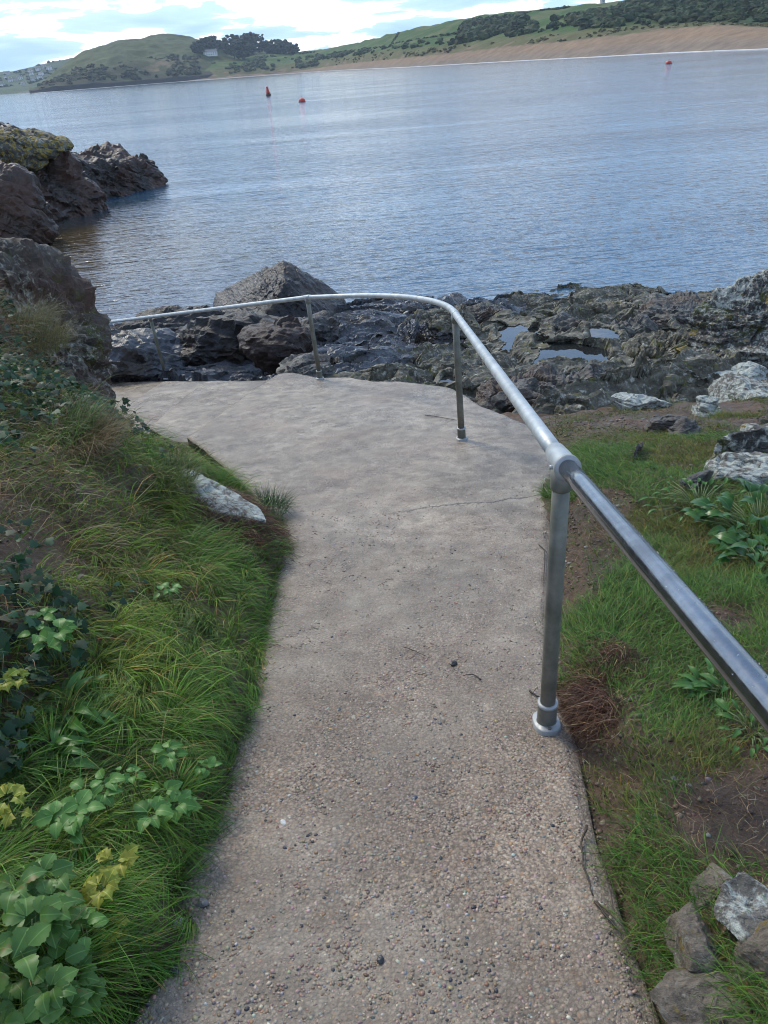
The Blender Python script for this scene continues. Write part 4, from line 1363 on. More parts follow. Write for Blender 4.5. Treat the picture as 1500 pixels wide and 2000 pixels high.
B4 = onplane(325, 739, 3.02)
BASES = [Vector((0.48, 1.81, 3.095)), Vector((0.63, 5.29, 2.502)), Vector((-0.60, 8.17, 2.012)), Vector(B4)]
T1 = Vector(atD(1099, 903, 1.81)); T2 = Vector(atD(889, 613, 5.27)); T3 = Vector(atD(600, 581, 8.17)); T4 = Vector(atD(293, 619, B4[1] - 0.02))
TOPS = [T1, T2, T3, T4]
RR = 0.0243
near0 = Vector(atD(1500, 1372, 0.70))
dirn = (near0 - T1).normalized()
start = T1 + dirn * 2.6
start.z = T1.z + (near0.z - T1.z) / (near0 - T1).length * 2.6
# bend between post 2 and post 3
d12 = (T2 - T1).normalized(); d43 = (T3 - T4).normalized()
# corner in plan
A = np.array([[d12.x, -d43.x], [d12.y, -d43.y]]); rhs = np.array([T3.x - T2.x, T3.y - T2.y])
ts = np.linalg.solve(A, rhs)
corner = Vector((T2.x + d12.x * ts[0], T2.y + d12.y * ts[0], 0))
arc = []
c0 = Vector((T2.x, T2.y, 0)); c2 = Vector((T3.x, T3.y, 0))
lenA = (corner - c0).length; lenB = (c2 - corner).length
tl = min(lenA, lenB) * 0.92
pA = corner + (c0 - corner).normalized() * tl; pB = corner + (c2 - corner).normalized() * tl
plan = [c0] + [pA * (1 - s) ** 2 + corner * 2 * s * (1 - s) + pB * s * s for s in np.linspace(0, 1, 24)] + [c2]
cum = [0]
for i in range(1, len(plan)):
    cum.append(cum[-1] + (plan[i] - plan[i - 1]).length)
arc = [Vector((p.x, p.y, T2.z + (T3.z - T2.z) * cum[i] / cum[-1])) for i, p in enumerate(plan)]
end = T4 + (T4 - T3).normalized() * 2.2
near_pts = [start + (T1 - start) * s for s in np.linspace(0, 1, 14)]
far_pts = [T1 + (T2 - T1) * s for s in np.linspace(0, 0.999, 12)] + arc + [T3 + (T4 - T3) * s for s in np.linspace(0.05, 1, 8)] + [end]
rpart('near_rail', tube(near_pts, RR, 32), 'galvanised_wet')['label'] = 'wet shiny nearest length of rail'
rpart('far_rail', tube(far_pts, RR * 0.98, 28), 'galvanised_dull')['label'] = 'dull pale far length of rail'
for i, (b, tp) in enumerate(zip(BASES, TOPS)):
    ax = (tp - b).normalized()
    post = rpart('post', tube([b + ax * 0.0, b + ax * 0.3, b + ax * 0.6, tp - ax * 0.01], 0.0243, 24), 'galvanised_post')
    # floor flange: rounded lozenge plate with socket and rim
    V, F = [], []
    n = 32
    up_n = Vector((0, 0.17, 1)).normalized()
    sx = Vector((1, 0, 0)); sy_ = up_n.cross(sx)
    for z, k in ((-0.01, 1.0), (0.010, 1.0), (0.014, 0.93)):
        for j in range(n):
            a = 2 * math.pi * j / n
            ca, sa = math.cos(a), math.sin(a)
            rx = 0.044 * (abs(ca) ** 0.7) * np.sign(ca); ry = 0.060 * (abs(sa) ** 0.9) * np.sign(sa)
            V.append(b + sx * rx * k + sy_ * ry * k + up_n * z)
    for i2 in range(2):
        for j in range(n):
            j2 = (j + 1) % n
            F.append((i2 * n + j, i2 * n + j2, (i2 + 1) * n + j2, (i2 + 1) * n + j))
    F.append(tuple(2 * n + j for j in range(n)))
    rpart('base_flange', (V, F), 'galvanised_flange', post)
    for sgn in (-1, 1):
        q0 = b + sy_ * (0.047 * sgn) + up_n * 0.010
        rpart('bolt', tube([q0, q0 + up_n * 0.008], 0.0065, 6), 'galvanised_post', post, False)
    rpart('socket', tube([b + ax * 0.005, b + ax * 0.02, b + ax * 0.085, b + ax * 0.090], [0.035, 0.0315, 0.0305, 0.029], 24), 'galvanised_post', post)
    rpart('socket_rim', tube([b + ax * 0.086, b + ax * 0.088, b + ax * 0.097, b + ax * 0.099], [0.0285, 0.0335, 0.0335, 0.0255], 24), 'galvanised_flange', post)
    if i == 0:
        dn = dirn; df = (T2 - T1).normalized()
        rpart('tee_fitting', tube([T1 + df * 0.10, T1 + df * 0.095, T1 + df * 0.03, T1, T1 + dn * 0.035, T1 + dn * 0.05], [0.0255, 0.0285, 0.0315, 0.0325, 0.0325, 0.0315], 28), 'galvanised_dull', post)
        rpart('tee_rim', tube([T1 + dn * 0.046, T1 + dn * 0.047, T1 + dn * 0.060, T1 + dn * 0.062], [0.030, 0.0355, 0.0355, 0.0255], 28), 'galvanised_flange', post)
        rpart('tee_socket', tube([tp - ax * 0.012, tp - ax * 0.075, tp - ax * 0.080], [0.0305, 0.0295, 0.0275], 24), 'galvanised_post', post)
        V, F = tube([T1 + dn * 0.02 + Vector((-0.030, 0, -0.005)), T1 + dn * 0.02 + Vector((-0.039, 0, -0.006))], 0.006, 10)
        rpart('grub_screw', (V, F), 'galvanised_flange', post)
    else:
        q = [T1, T2, T3, T4][i]
        tg = {1: d12, 2: (T4 - T3).normalized(), 3: (T4 - T3).normalized()}[i]
        rpart('tee_fitting', tube([q - tg * 0.055, q - tg * 0.05, q + tg * 0.05, q + tg * 0.055], [0.0245, 0.0275, 0.0275, 0.0245], 24), 'galvanised_dull', post)
        rpart('tee_socket', tube([tp - ax * 0.012, tp - ax * 0.06, tp - ax * 0.063], [0.0285, 0.0280, 0.0255], 24), 'galvanised_post', post)

# rain drops on the near rail
d, f = ICO[1]
Vs, Fs = [], []
r = np.random.default_rng(77)
axis = (T1 - start).normalized()
ua = Vector((0, 0, 1)); ua = (ua - axis * ua.dot(axis)).normalized(); ub = axis.cross(ua)
for i in range(260):
    s = r.uniform(0.15, 0.98)
    p = start + (T1 - start) * s
    th = r.normal(0.75, 0.10) if r.random() < 0.45 else (r.normal(3.14, 0.25) if r.random() < 0.45 else r.uniform(-1.2, 1.4))
    nrm = ua * math.cos(th) + ub * math.sin(th)
    rr = r.uniform(0.0005, 0.0016)
    c = p + nrm * RR * 1.0 - RO
    Vs.append(d * np.array((rr, rr * r.uniform(1, 1.8), rr)) + np.array(c)); Fs.append(f + i * len(d))
drops = link('rain_drops', mesh_np('rain_drops', np.concatenate(Vs), np.concatenate(Fs)), MATS['water_drop'], rail)
tag(drops, kind='stuff')


# ================================================================= VEGETATION
def blades(name, roots, normals, lean, length, width, cols, seg=4, droop=0.5, seed=0):
    """ribbon blades. lean: unit-ish vectors of the direction they bend to"""
    r = np.random.default_rng(seed)
    N = len(roots)
    up0 = normals * 1.0
    t = np.linspace(0, 1, seg + 1)
    p1 = roots + up0 * (length * 0.55)[:, None] + lean * (length * 0.15)[:, None]
    p2 = roots + up0 * (length * (0.62 - droop))[:, None] + lean * (length * 0.85)[:, None]
    side = np.cross(lean, up0) + 0.35 * r.normal(size=(N, 3))
    side /= np.linalg.norm(side, axis=1)[:, None] + 1e-9
    V = np.zeros((N, 2 * seg + 1, 3))
    for i, s in enumerate(t[:-1]):
        c = roots * (1 - s) ** 2 + p1 * 2 * s * (1 - s) + p2 * s * s
        w = (width * (1 - s) ** 0.6 * 0.5)[:, None]
        V[:, 2 * i] = c - side * w; V[:, 2 * i + 1] = c + side * w
    V[:, 2 * seg] = p2
    base = np.arange(N)[:, None] * (2 * seg + 1)
    Fs = []
    for i in range(seg - 1):
        a = base + 2 * i
        Fs += [np.concatenate([a, a + 1, a + 3], 1), np.concatenate([a, a + 3, a + 2], 1)]
    a = base + 2 * (seg - 1)
    Fs.append(np.concatenate([a, a + 1, a + 2], 1))
    Cc = np.repeat(cols[:, None, :], 2 * seg + 1, 1)
    return mesh_np(name, V.reshape(-1, 3), np.concatenate(Fs), col=Cc.reshape(-1, 3))


def ground_normal(x, y, e=0.03):
    dx = (ground_z(x + e, y) - ground_z(x - e, y)) / (2 * e)
    dy = (ground_z(x, y + e) - ground_z(x, y - e)) / (2 * e)
    dx = np.clip(dx, -1.3, 1.3); dy = np.clip(dy, -1.3, 1.3)
    n = np.stack([-dx, -dy, np.ones_like(dx)], 1)
    return n / np.linalg.norm(n, axis=1)[:, None]


def palette(r, n, cols, wts, var=0.25):
    k = r.choice(len(cols), size=n, p=np.array(wts) / np.sum(wts))
    c = np.array(cols)[k]
    return c * (1 + var * r.normal(size=(n, 1))).clip(0.4, 1.7) * (1 + 0.08 * r.normal(size=(n, 3)))


GREEN = [(0.088, 0.195, 0.020), (0.125, 0.24, 0.025), (0.056, 0.130, 0.020), (0.20, 0.235, 0.038), (0.32, 0.22, 0.08)]
BRIGHT = [(0.085, 0.195, 0.026), (0.125, 0.23, 0.028), (0.062, 0.145, 0.024), (0.20, 0.21, 0.04)]
STRAW = [(0.40, 0.28, 0.15), (0.26, 0.17, 0.085), (0.48, 0.38, 0.22), (0.14, 0.085, 0.05)]
BROWN = [(0.12, 0.055, 0.032), (0.07, 0.032, 0.02), (0.17, 0.09, 0.05)]


def normd(v):
    return v / (np.linalg.norm(v, axis=1)[:, None] + 1e-9)


# left bank: long combed grass
r = np.random.default_rng(21)
def left_points(n, ylo, yhi, dlo, dhi, ybias=1.0):
    y = ylo + (yhi - ylo) * r.random(n) ** ybias
    d = dlo + (dhi - dlo) * r.random(n)
    x = xl(y) - d
    return x, y, d


n = 175000
x, y, d = left_points(n, 0.35, 6.8, -0.02, 1.7, 1.45)
patch = fbm(x * 1.1, y * 1.1, oct=3, seed=201)
mid_d = np.interp(y, [0.3, 1.5, 2.5, 3.5, 4.5, 6.0, 7.3], [0.95, 0.62, 0.50, 0.50, 0.36, 0.32, 0.3])
edge_ok = sstep(0.16, -0.16, d - mid_d + 0.35 * patch)
deadpatch = np.exp(-(((x + 0.78) / 0.30) ** 2 + ((y - 3.45) / 0.40) ** 2)) + np.exp(-(((x + 0.95) / 0.30) ** 2 + ((y - 3.95) / 0.22) ** 2))
clump = sstep(-0.70, -0.15, fbm(x * 5, y * 5, oct=2, seed=205))
keep = (r.random(n) < (0.07 + 0.93 * edge_ok) * (1 - 0.9 * sstep(0.35, 0.7, deadpatch)) * (0.25 + 0.75 * clump))
x, y, d, patch, edge_ok = x[keep], y[keep], d[keep], patch[keep], edge_ok[keep]
n = len(x)
roots = np.stack([x, y, ground_z(x, y) - 0.005], 1)
nr = normd(ground_normal(x, y) * 0.5 + np.array((0, 0, 0.5)) + 0.22 * r.normal(size=(n, 3)))
swirl = fbm(x * 1.3, y * 1.3, oct=2, seed=208) * 1.3 + fbm(x * 6, y * 6, oct=2, seed=209) * 0.8
ang = -0.30 + swirl + 0.50 * r.normal(size=n)
lean = np.stack([np.cos(ang), np.sin(ang), -0.30 + 0.2 * r.normal(size=n)], 1)
# blades gather in tufts and splay from the tuft's middle
tc_x = np.floor(x / 0.085 + 0.5 * vnoise(x * 9, y * 9, seed=6)); tc_y = np.floor(y / 0.11 + 0.5 * vnoise(x * 9 + 4, y * 9, seed=7))
cxx = (tc_x + 0.2 + 0.6 * _hash(tc_x, tc_y, tc_x * 0, 91)) * 0.085; cyy = (tc_y + 0.2 + 0.6 * _hash(tc_x, tc_y, tc_x * 0, 92)) * 0.11
th_r = _hash(tc_x, tc_y, tc_x * 0, 93)
rx_, ry_ = x - cxx, y - cyy
roots[:, 0] -= 0.55 * rx_; roots[:, 1] -= 0.55 * ry_
lean = lean * 0.75 + np.stack([rx_, ry_, 0 * rx_], 1) * 14.0
ln = (0.06 + 0.13 * r.random(n)) * (0.65 + 0.75 * th_r) * (0.75 + 0.5 * sstep(-0.4, 0.4, fbm(x * 2.5, y * 2.5, oct=2, seed=211)))
ln = np.where(d < 0.10, np.minimum(ln, 0.12 + 0.05 * r.random(n)), ln)
ln = ln * (1 - 0.45 * sstep(4.3, 5.2, y))
wd = 0.0018 + 0.0024 * r.random(n)
pal = palette(r, n, GREEN, [4, 4, 4, 1.5, 0.5])
yel = sstep(0.1, 0.5, fbm(x * 1.6, y * 1.6, oct=2, seed=213))
pal = pal * (1 + yel[:, None] * np.array((0.45, 0.12, 0.0))) * (0.7 + 0.6 * th_r)[:, None]
lg = link('bank_grass', blades('bank_grass', roots, nr, normd(lean), ln, wd, pal, 4, 0.42, 1), MATS['grass_blades'])
tag(lg, 'long combed green grass on the bank left of the path', 'grass', kind='stuff')

# straw and dead stems on the upper bank
n = 52000
x, y, d = left_points(n, 0.8, 7.4, 0.25, 2.6, 1.2)
mid_d = np.interp(y, [0.3, 1.5, 2.5, 3.5, 4.5, 6.0, 7.3], [0.95, 0.62, 0.50, 0.50, 0.36, 0.32, 0.3])
pt = fbm(x * 1.4, y * 1.4, oct=3, seed=221)
keep = r.random(n) < sstep(-0.25, 0.30, d - mid_d + 0.6 * pt)
x, y, d = x[keep], y[keep], d[keep]; n = len(x)
roots = np.stack([x, y, ground_z(x, y) - 0.004], 1)
nr = normd(ground_normal(x, y) * 0.7 + np.array((0, 0, 0.2)) + 0.45 * r.normal(size=(n, 3)))
ang = -0.4 + 1.0 * r.normal(size=n)
lean = np.stack([np.cos(ang), np.sin(ang), -0.25 + 0.35 * r.normal(size=n)], 1)
sel = r.random(n)[:, None] < (0.42 + 0.5 * fbm(x * 2, y * 2, oct=2, seed=222))[:, None]
pal = np.where(sel, palette(r, n, GREEN, [3, 3, 3, 3, 1]), palette(r, n, STRAW, [2, 3, 1, 3]))
sg = link('straw_grass', blades('straw_grass', roots, nr, normd(lean), 0.07 + 0.22 * r.random(n) ** 1.5, 0.0015 + 0.0028 * r.random(n), pal, 4, 0.38, 2), MATS['grass_blades'])
tag(sg, 'tangle of dry straw and grass on the upper left bank', 'dry grass', kind='stuff')

# matted dead grass below the white stone, and the root clump by the first post
def fibres(name, cx, cy, sx, sy, n, h, label, seed, side=0):
    q = np.random.default_rng(seed)
    x = cx + sx * q.normal(size=n) * 0.5; y = cy + sy * q.normal(size=n) * 0.5
    roots = np.stack([x, y, ground_z(x, y) - 0.005], 1)
    bump = h * np.exp(-(((x - cx) / sx) ** 2 + ((y - cy) / sy) ** 2)) * q.random(n)
    roots[:, 2] += bump
    nr = normd(np.stack([0.35 * q.normal(size=n), 0.35 * q.normal(size=n), 0.6 + 0 * x], 1))
    ang = q.uniform(-1.4, 1.0, n) if side == 0 else q.uniform(2.0, 5.2, n)
    lean = normd(np.stack([np.cos(ang), np.sin(ang), -0.7 + 0.3 * q.normal(size=n)], 1))
    o = link(name, blades(name, roots, nr, lean, 0.04 + 0.10 * q.random(n), 0.0012 + 0.0018 * q.random(n), palette(q, n, BROWN + [STRAW[0]], [3, 3, 2, 0.6]), 4, 0.4, seed), MATS['grass_blades'])
    tag(o, label, 'dead grass', kind='stuff')


fibres('dead_grass_mat', -0.74, 3.46, 0.26, 0.44, 9000, 0.10, 'brown dead grass mat under the white stone at the path edge', 31)
fibres('dead_root_clump', 0.635, 1.86, 0.085, 0.16, 3200, 0.05, 'dark brown fibrous root clump behind the foot of the nearest post', 32, 1)
fibres('dead_root_clump', 0.80, 2.06, 0.13, 0.14, 1500, 0.05, 'dry brown thatch in the grass right of the nearest post', 33, 1)

# right verge grass: short tufted
n = 210000
y = 0.2 + 5.6 * r.random(n) ** 1.1
e = 0.0 + 2.9 * r.random(n) ** 1.2
x = xr(y) + e
g = fbm(x * 1.7 + 3, y * 1.7, oct=3, seed=231)
den = sstep(-0.50, -0.06, g + 0.30 * sstep(2.0, 3.0, y) * (1 - sstep(4.3, 4.9, y)) - 0.22 * sstep(1.75, 1.25, y) + 0.25 * np.exp(-(((x - 0.85) / 0.25) ** 2 + ((y - 1.55) / 0.2) ** 2)) - 0.5 * sstep(4.7, 5.3, y))
bare = np.exp(-(((x - 0.92) / 0.34) ** 2 + ((y - 1.26) / 0.17) ** 2)) + np.exp(-(((x - 1.25) / 0.22) ** 2 + ((y - 2.25) / 0.20) ** 2)) * 0.8 + np.exp(-(((x - 0.62) / 0.10) ** 2 + ((y - 1.85) / 0.22) ** 2))
den = den * (1 - sstep(0.35, 0.75, bare)) * sstep(-0.02, 0.14, e + 0.10 * fbm(x * 5, y * 5, oct=2, seed=233))
den = np.where((e < 0.34 + 0.2 * fbm(x * 0 + 3, y * 2, oct=2, seed=239)) & (y > 2.5) & (y < 3.6), den * 0.10, den)
den = np.where((y > 4.6), den * np.interp(x, [1.2, 2.6], [0.15, 0.7]), den)
keep = r.random(n) < den
x, y, e, g = x[keep], y[keep], e[keep], g[keep]; n = len(x)
roots = np.stack([x, y, ground_z(x, y) - 0.004], 1)
nr = normd(ground_normal(x, y) * 0.4 + np.array((0, 0, 0.7)) + 0.30 * r.normal(size=(n, 3)))
ang = fbm(x * 1.2, y * 1.2, oct=2, seed=236) * 3.0 + 0.9 * r.normal(size=n) + 2.4
lean = normd(np.stack([np.cos(ang), np.sin(ang), -0.10 + 0.2 * r.normal(size=n)], 1))
tall = sstep(1.4, 2.4, e) * sstep(4.4, 3.6, y)
ln = (0.04 + 0.075 * r.random(n)) * (0.8 + 0.5 * sstep(-0.2, 0.4, g)) * (1 + 1.6 * tall)
pal = palette(r, n, BRIGHT, [3, 3, 3, 1.2])
yl = sstep(0.05, 0.45, fbm(x * 2.2, y * 2.2, oct=3, seed=237)) * 0.7 + 0.6 * sstep(4.4, 5.2, y) + 0.5 * tall
pal = pal * (1 - 0.0 * yl[:, None]) * (1 + yl[:, None] * np.array((0.95, 0.0, 0.0))) * (1 - 0.25 * yl[:, None])
rg_ = link('verge_grass', blades('verge_grass', roots, nr, lean, ln, 0.0016 + 0.0018 * r.random(n), pal, 3, 0.25, 3), MATS['grass_blades'])
tag(rg_, 'short tufted bright green grass on the verge right of the handrail', 'grass', kind='stuff')

# brownish-green tufts among the boulders and thatch
n = 42000
y = 4.6 + 4.2 * r.random(n)
x = 1.15 + 5.5 * r.random(n)
g = fbm(x * 1.6, y * 1.6, oct=3, seed=241)
keep = r.random(n) < sstep(-0.08, 0.22, g + 0.10 * (x - 3.0))
x, y = x[keep], y[keep]; n = len(x)
roots = np.stack([x, y, ground_z(x, y) - 0.01], 1)
nr = normd(np.array((0, 0, 0.7)) + 0.30 * r.normal(size=(n, 3)))
ang = r.uniform(0, 6.28, n)
lean = normd(np.stack([np.cos(ang), np.sin(ang), -0.2 + 0.2 * r.normal(size=n)], 1))
tg_ = link('boulder_grass', blades('boulder_grass', roots, nr, lean, 0.06 + 0.12 * r.random(n), 0.003 + 0.004 * r.random(n), palette(r, n, [(0.13, 0.14, 0.03), (0.09, 0.12, 0.025), (0.19, 0.14, 0.05), (0.06, 0.10, 0.025)], [3, 3, 2, 2]), 3, 0.4, 4), MATS['grass_blades'])
tag(tg_, 'olive and brown grass tufts among the lichen boulders', 'grass', kind='stuff')

# dry thatch on bare verge earth
n = 17000
y = 0.5 + 3.2 * r.random(n); x = xr(y) + 0.03 + 1.5 * r.random(n)
roots = np.stack([x, y, ground_z(x, y) + 0.002], 1)
nr = normd(np.array((0, 0, 0.25)) + 0.35 * r.normal(size=(n, 3)) * np.array((1, 1, 0.2)))
ang = r.uniform(0, 6.28, n)
lean = normd(np.stack([np.cos(ang), np.sin(ang), 0.05 * r.normal(size=n)], 1))
th_ = link('verge_thatch', blades('verge_thatch', roots, nr, lean, 0.03 + 0.06 * r.random(n), 0.0010 + 0.0012 * r.random(n), palette(r, n, STRAW, [2, 3, 1, 3]), 3, 0.5, 5), MATS['grass_blades'])
tag(th_, 'dry stalks and thatch on the bare earth of the verge', 'dry grass', kind='stuff')


# grass tufts with their own place: by the joint of the first post, and round the bank rock
def tuft(cx, cy, z, n, h, spread, cols, wts, label, seed, width=0.003):
    q = np.random.default_rng(seed)
    rr = spread * np.sqrt(q.random(n)); a = q.uniform(0, 6.28, n)
    off = np.stack([rr * np.cos(a), rr * np.sin(a), np.zeros(n)], 1)
    nr = normd(np.array((0, 0, 1.0)) + 0.25 * q.normal(size=(n, 3)))
    lean = normd(np.stack([np.cos(a), np.sin(a), 0.1 * q.normal(size=n)], 1) + 0.4 * q.normal(size=(n, 3)))
    o = link('grass_tuft', blades('grass_tuft', off, nr, lean, h * (0.5 + 0.6 * q.random(n)), width * (0.6 + 0.8 * q.random(n)), palette(q, n, cols, wts), 4, 0.25, seed), MATS['grass_blades'], loc=(cx, cy, z))
    tag(o, label, 'grass tuft')


p = onplane(1070, 968)
tuft(p[0] + 0.02, p[1], p[2] - 0.01, 260, 0.12, 0.05, BRIGHT, [3, 2, 3, 1], 'small green grass tuft growing at the path edge beyond the nearest post', 61)
p = onplane(535, 1005); tuft(p[0] - 0.03, p[1], p[2] + 0.03, 700, 0.16, 0.12, [(0.03, 0.085, 0.03), (0.05, 0.11, 0.035)], [1, 1], 'dark green grass tuft overhanging the corner of the path', 62)
p = hit(450, 935, 0.0); tuft(p[0], p[1], p[2] - 0.02, 500, 0.10, 0.12, [(0.07, 0.10, 0.025), (0.13, 0.13, 0.04)], [1, 1], 'olive grass tuft behind the white stone on the bank', 63)
for i, (px, py, D, lab, cc) in enumerate([
    (105, 690, 6.5, 'bright green tuft clinging to the left rock face', BRIGHT[:2]),
    (50, 640, 6.0, 'pale dry tussock at the top of the left bank', [(0.16, 0.17, 0.07), (0.22, 0.20, 0.10)]),
    (20, 600, 6.6, 'dry green tussock at the left edge below the crag', [(0.12, 0.14, 0.06), (0.18, 0.17, 0.09)]),
    (95, 790, 5.3, 'green tussock in the middle of the upper left bank', [(0.05, 0.11, 0.02), (0.07, 0.13, 0.03)]),
    (140, 815, 5.6, 'straw coloured tussock at the foot of the left rock face', [(0.24, 0.18, 0.09), (0.13, 0.10, 0.05)]),
    (300, 890, 5.2, 'yellow green tuft at the bank edge by the steps', [(0.10, 0.12, 0.03), (0.06, 0.11, 0.025)]),
]):
    p = hit(px, py + 25, 0.05)
    tuft(p[0], p[1], p[2] - 0.08, 1500, 0.30 if i in (1, 2) else (0.12 if i == 5 else 0.20), 0.30 if i in (1, 2) else 0.20, cc, [1, 1], lab, 70 + i)


# ---- leaves
def leaf_mesh(name, L, W, lobes=0, fold=0.25, curl=0.25, nst=7, wave=0.0, tip=0.7, lobe_amp=0.28):
    V, F = [], []
    for i in range(nst):
        s = i / (nst - 1)
        w = W * 0.5 * (math.sin(math.pi * min(1, s ** tip)) ** 0.8 if 0 < s < 1 else 0.02)
        if lobes: w *= 1 + lobe_amp * math.cos(s * lobes * 2 * math.pi)
        z = curl * L * (s * (1 - s) * 1.6 - 0.35 * s * s)
        wv = wave * W * math.sin(s * 14)
        V += [(-w, s * L, z + fold * w + wv), (-w * 0.5, s * L + 0.03 * L * (s > 0) * (s < 1), z + fold * w * 0.35), (0, s * L, z), (w * 0.5, s * L + 0.03 * L * (s > 0) * (s < 1), z + fold * w * 0.35), (w, s * L, z + fold * w - wv)]
    for i in range(nst - 1):
        for k in range(4):
            a = i * 5 + k
            F.append((a, a + 1, a + 6, a + 5))
    return pymesh(name, V, F)


def orient(direction, upv, scale):
    y_ = Vector(direction).normalized()
    z_ = Vector(upv); z_ = (z_ - y_ * z_.dot(y_)).normalized()
    x_ = y_.cross(z_)
    m_ = Matrix((x_, y_, z_)).transposed().to_4x4()
    return m_ @ Matrix.Diagonal((scale, scale, scale, 1))


LEAF = {}
for key, args in {'alexanders_leaf': dict(L=0.05, W=0.036, fold=0.22, curl=0.30, lobes=5, nst=15, lobe_amp=0.10), 'alexanders_blue_leaf': dict(L=0.055, W=0.042, fold=0.16, curl=0.4, lobes=5, nst=15, lobe_amp=0.10), 'yellow_leaf': dict(L=0.045, W=0.034, lobes=3, curl=0.45, wave=0.06), 'beet_leaf': dict(L=0.11, W=0.060, fold=0.15, curl=0.45, wave=0.05), 'plantain_leaf': dict(L=0.10, W=0.034, fold=0.3, curl=0.5)}.items():
    me = leaf_mesh(key, **args); me.materials.append(MATS[key]); LEAF[key] = me


def add_leaf(parent, me, loc, direction, upv, scale):
    o = bpy.data.objects.new('leaf', me)
    C.objects.link(o); o.parent = parent
    o.matrix_local = Matrix.Translation(Vector(loc)) @ orient(direction, upv, scale)
    return o


def alexanders(px, py, a, nclus, spread, key, label, seed, scale=1.0, h=0.155, tilt=0.35):
    """ternate leafy plant: thin stalks each ending in groups of three leaflets, faces tipped to the open side"""
    q = random.Random(seed)
    p = hit(px, py, h)
    gz = float(ground_z(np.array([p[0]]), np.array([p[1]]))[0])
    base = Vector((p[0], p[1], gz - 0.01))
    root = empty('alexanders_plant', base)
    tag(root, label, 'plant', 'broad leaved plants in the bank grass')
    topz = h
    stems = []
    for c in range(nclus):
        an = q.uniform(0, 6.28); rr = spread * math.sqrt(q.random())
        tip_ = Vector((rr * math.cos(an), rr * math.sin(an), topz + q.uniform(-0.02, 0.03)))
        stems.append(tube([(0, 0, 0), tip_ * 0.6 + Vector((0, 0, 0.02)), tip_], [0.0022, 0.0018, 0.0012], 6))
        a0 = q.uniform(0, 6.28)
        for g in range(3):
            a1 = a0 + g * 2.1 + q.uniform(-0.25, 0.25)
            cdir = Vector((math.cos(a1), math.sin(a1), q.uniform(-0.25, 0.10)))
            st = tip_ + cdir * 0.012 * scale
            nl = 3 if q.random() < 0.5 else 1
            for k in range(nl):
                a2 = a1 + (k - (nl - 1) / 2) * 0.85
                dr = Vector((math.cos(a2), math.sin(a2), q.uniform(-0.35, 0.12)))
                upv = Vector((0.25 + q.uniform(-tilt, tilt), -0.3 + q.uniform(-tilt, tilt), 1))
                add_leaf(root, LEAF[key], st + dr * 0.004, dr, upv, scale * q.uniform(0.75, 1.15))
    link('stem', pymesh('stem', *merge(*stems)), MATS['stem'], root)
    return root


for i, (px, py, a, nc, sp, key, lab, sc) in enumerate([
    (95, 1240, 4.05, 4, 0.045, 'alexanders_leaf', 'pale green broad leaved plant alone halfway up the left bank', 0.95),
    (85, 1195, 4.10, 2, 0.02, 'alexanders_leaf', 'small leaf sprig just above the plant halfway up the bank', 0.7),
    (150, 1590, 3.78, 4, 0.045, 'alexanders_leaf', 'pale green leaf cluster in the grass near the left edge', 1.0),
    (190, 1530, 3.72, 3, 0.035, 'alexanders_leaf', 'leaf cluster above the pale cluster in the bank grass', 0.8),
    (345, 1560, 3.58, 4, 0.05, 'alexanders_leaf', 'broad leaved plant hanging over the path edge at the left', 0.85),
    (395, 1505, 3.55, 3, 0.03, 'alexanders_leaf', 'small leafy sprig nearest to the path edge', 0.6),
    (295, 1575, 3.60, 2, 0.025, 'alexanders_leaf', 'round leaf pair left of the overhanging plant', 0.9),
    (340, 1475, 3.58, 2, 0.02, 'alexanders_leaf', 'single upright sprig above the overhanging plant', 0.75),
    (260, 1500, 3.62, 2, 0.03, 'alexanders_leaf', 'tiny light green sprig in the middle of the grass', 0.5),
    (100, 1680, 3.80, 3, 0.03, 'alexanders_blue_leaf', 'blue green leaf spray low on the left bank', 0.85),
    (115, 1770, 3.72, 4, 0.04, 'alexanders_blue_leaf', 'blue green plant left of the yellow leaves', 0.85),
    (205, 1680, 3.64, 3, 0.035, 'yellow_leaf', 'yellow green sprig in the centre of the lower bank', 0.9),
    (190, 1730, 3.62, 2, 0.015, 'yellow_leaf', 'yellowing leaf below the yellow green sprig', 0.8),
    (150, 1815, 3.66, 3, 0.035, 'alexanders_leaf', 'light green leaves above the big corner plant', 0.75),
    (215, 1850, 3.55, 3, 0.04, 'yellow_leaf', 'bright yellow withered leaves near the path at bottom left', 0.75),
    (30, 1850, 3.78, 4, 0.05, 'alexanders_blue_leaf', 'tall blue green leaves at the left edge above the corner plant', 1.0),
    (60, 1940, 3.72, 6, 0.075, 'alexanders_blue_leaf', 'big blue green leafy plant in the bottom left corner', 0.85),
    (130, 1930, 3.66, 5, 0.06, 'alexanders_blue_leaf', 'leafy plant right of the big corner plant', 0.75),
    (15, 1575, 3.95, 2, 0.03, 'yellow_leaf', 'light yellow green leaves at the left edge of the bank', 0.8),
    (10, 1320, 4.15, 2, 0.03, 'yellow_leaf', 'yellow green leaf at the left edge beside the ivy', 0.8),
    (330, 1155, 3.62, 2, 0.03, 'alexanders_leaf', 'faint light green sprig in the upper bank grass', 0.7),
    (10, 1740, 3.85, 2, 0.03, 'alexanders_blue_leaf', 'blue green leaf pair at the left edge', 0.9),
]):
    alexanders(px, py, a, nc, sp, key, lab, 500 + i, sc)


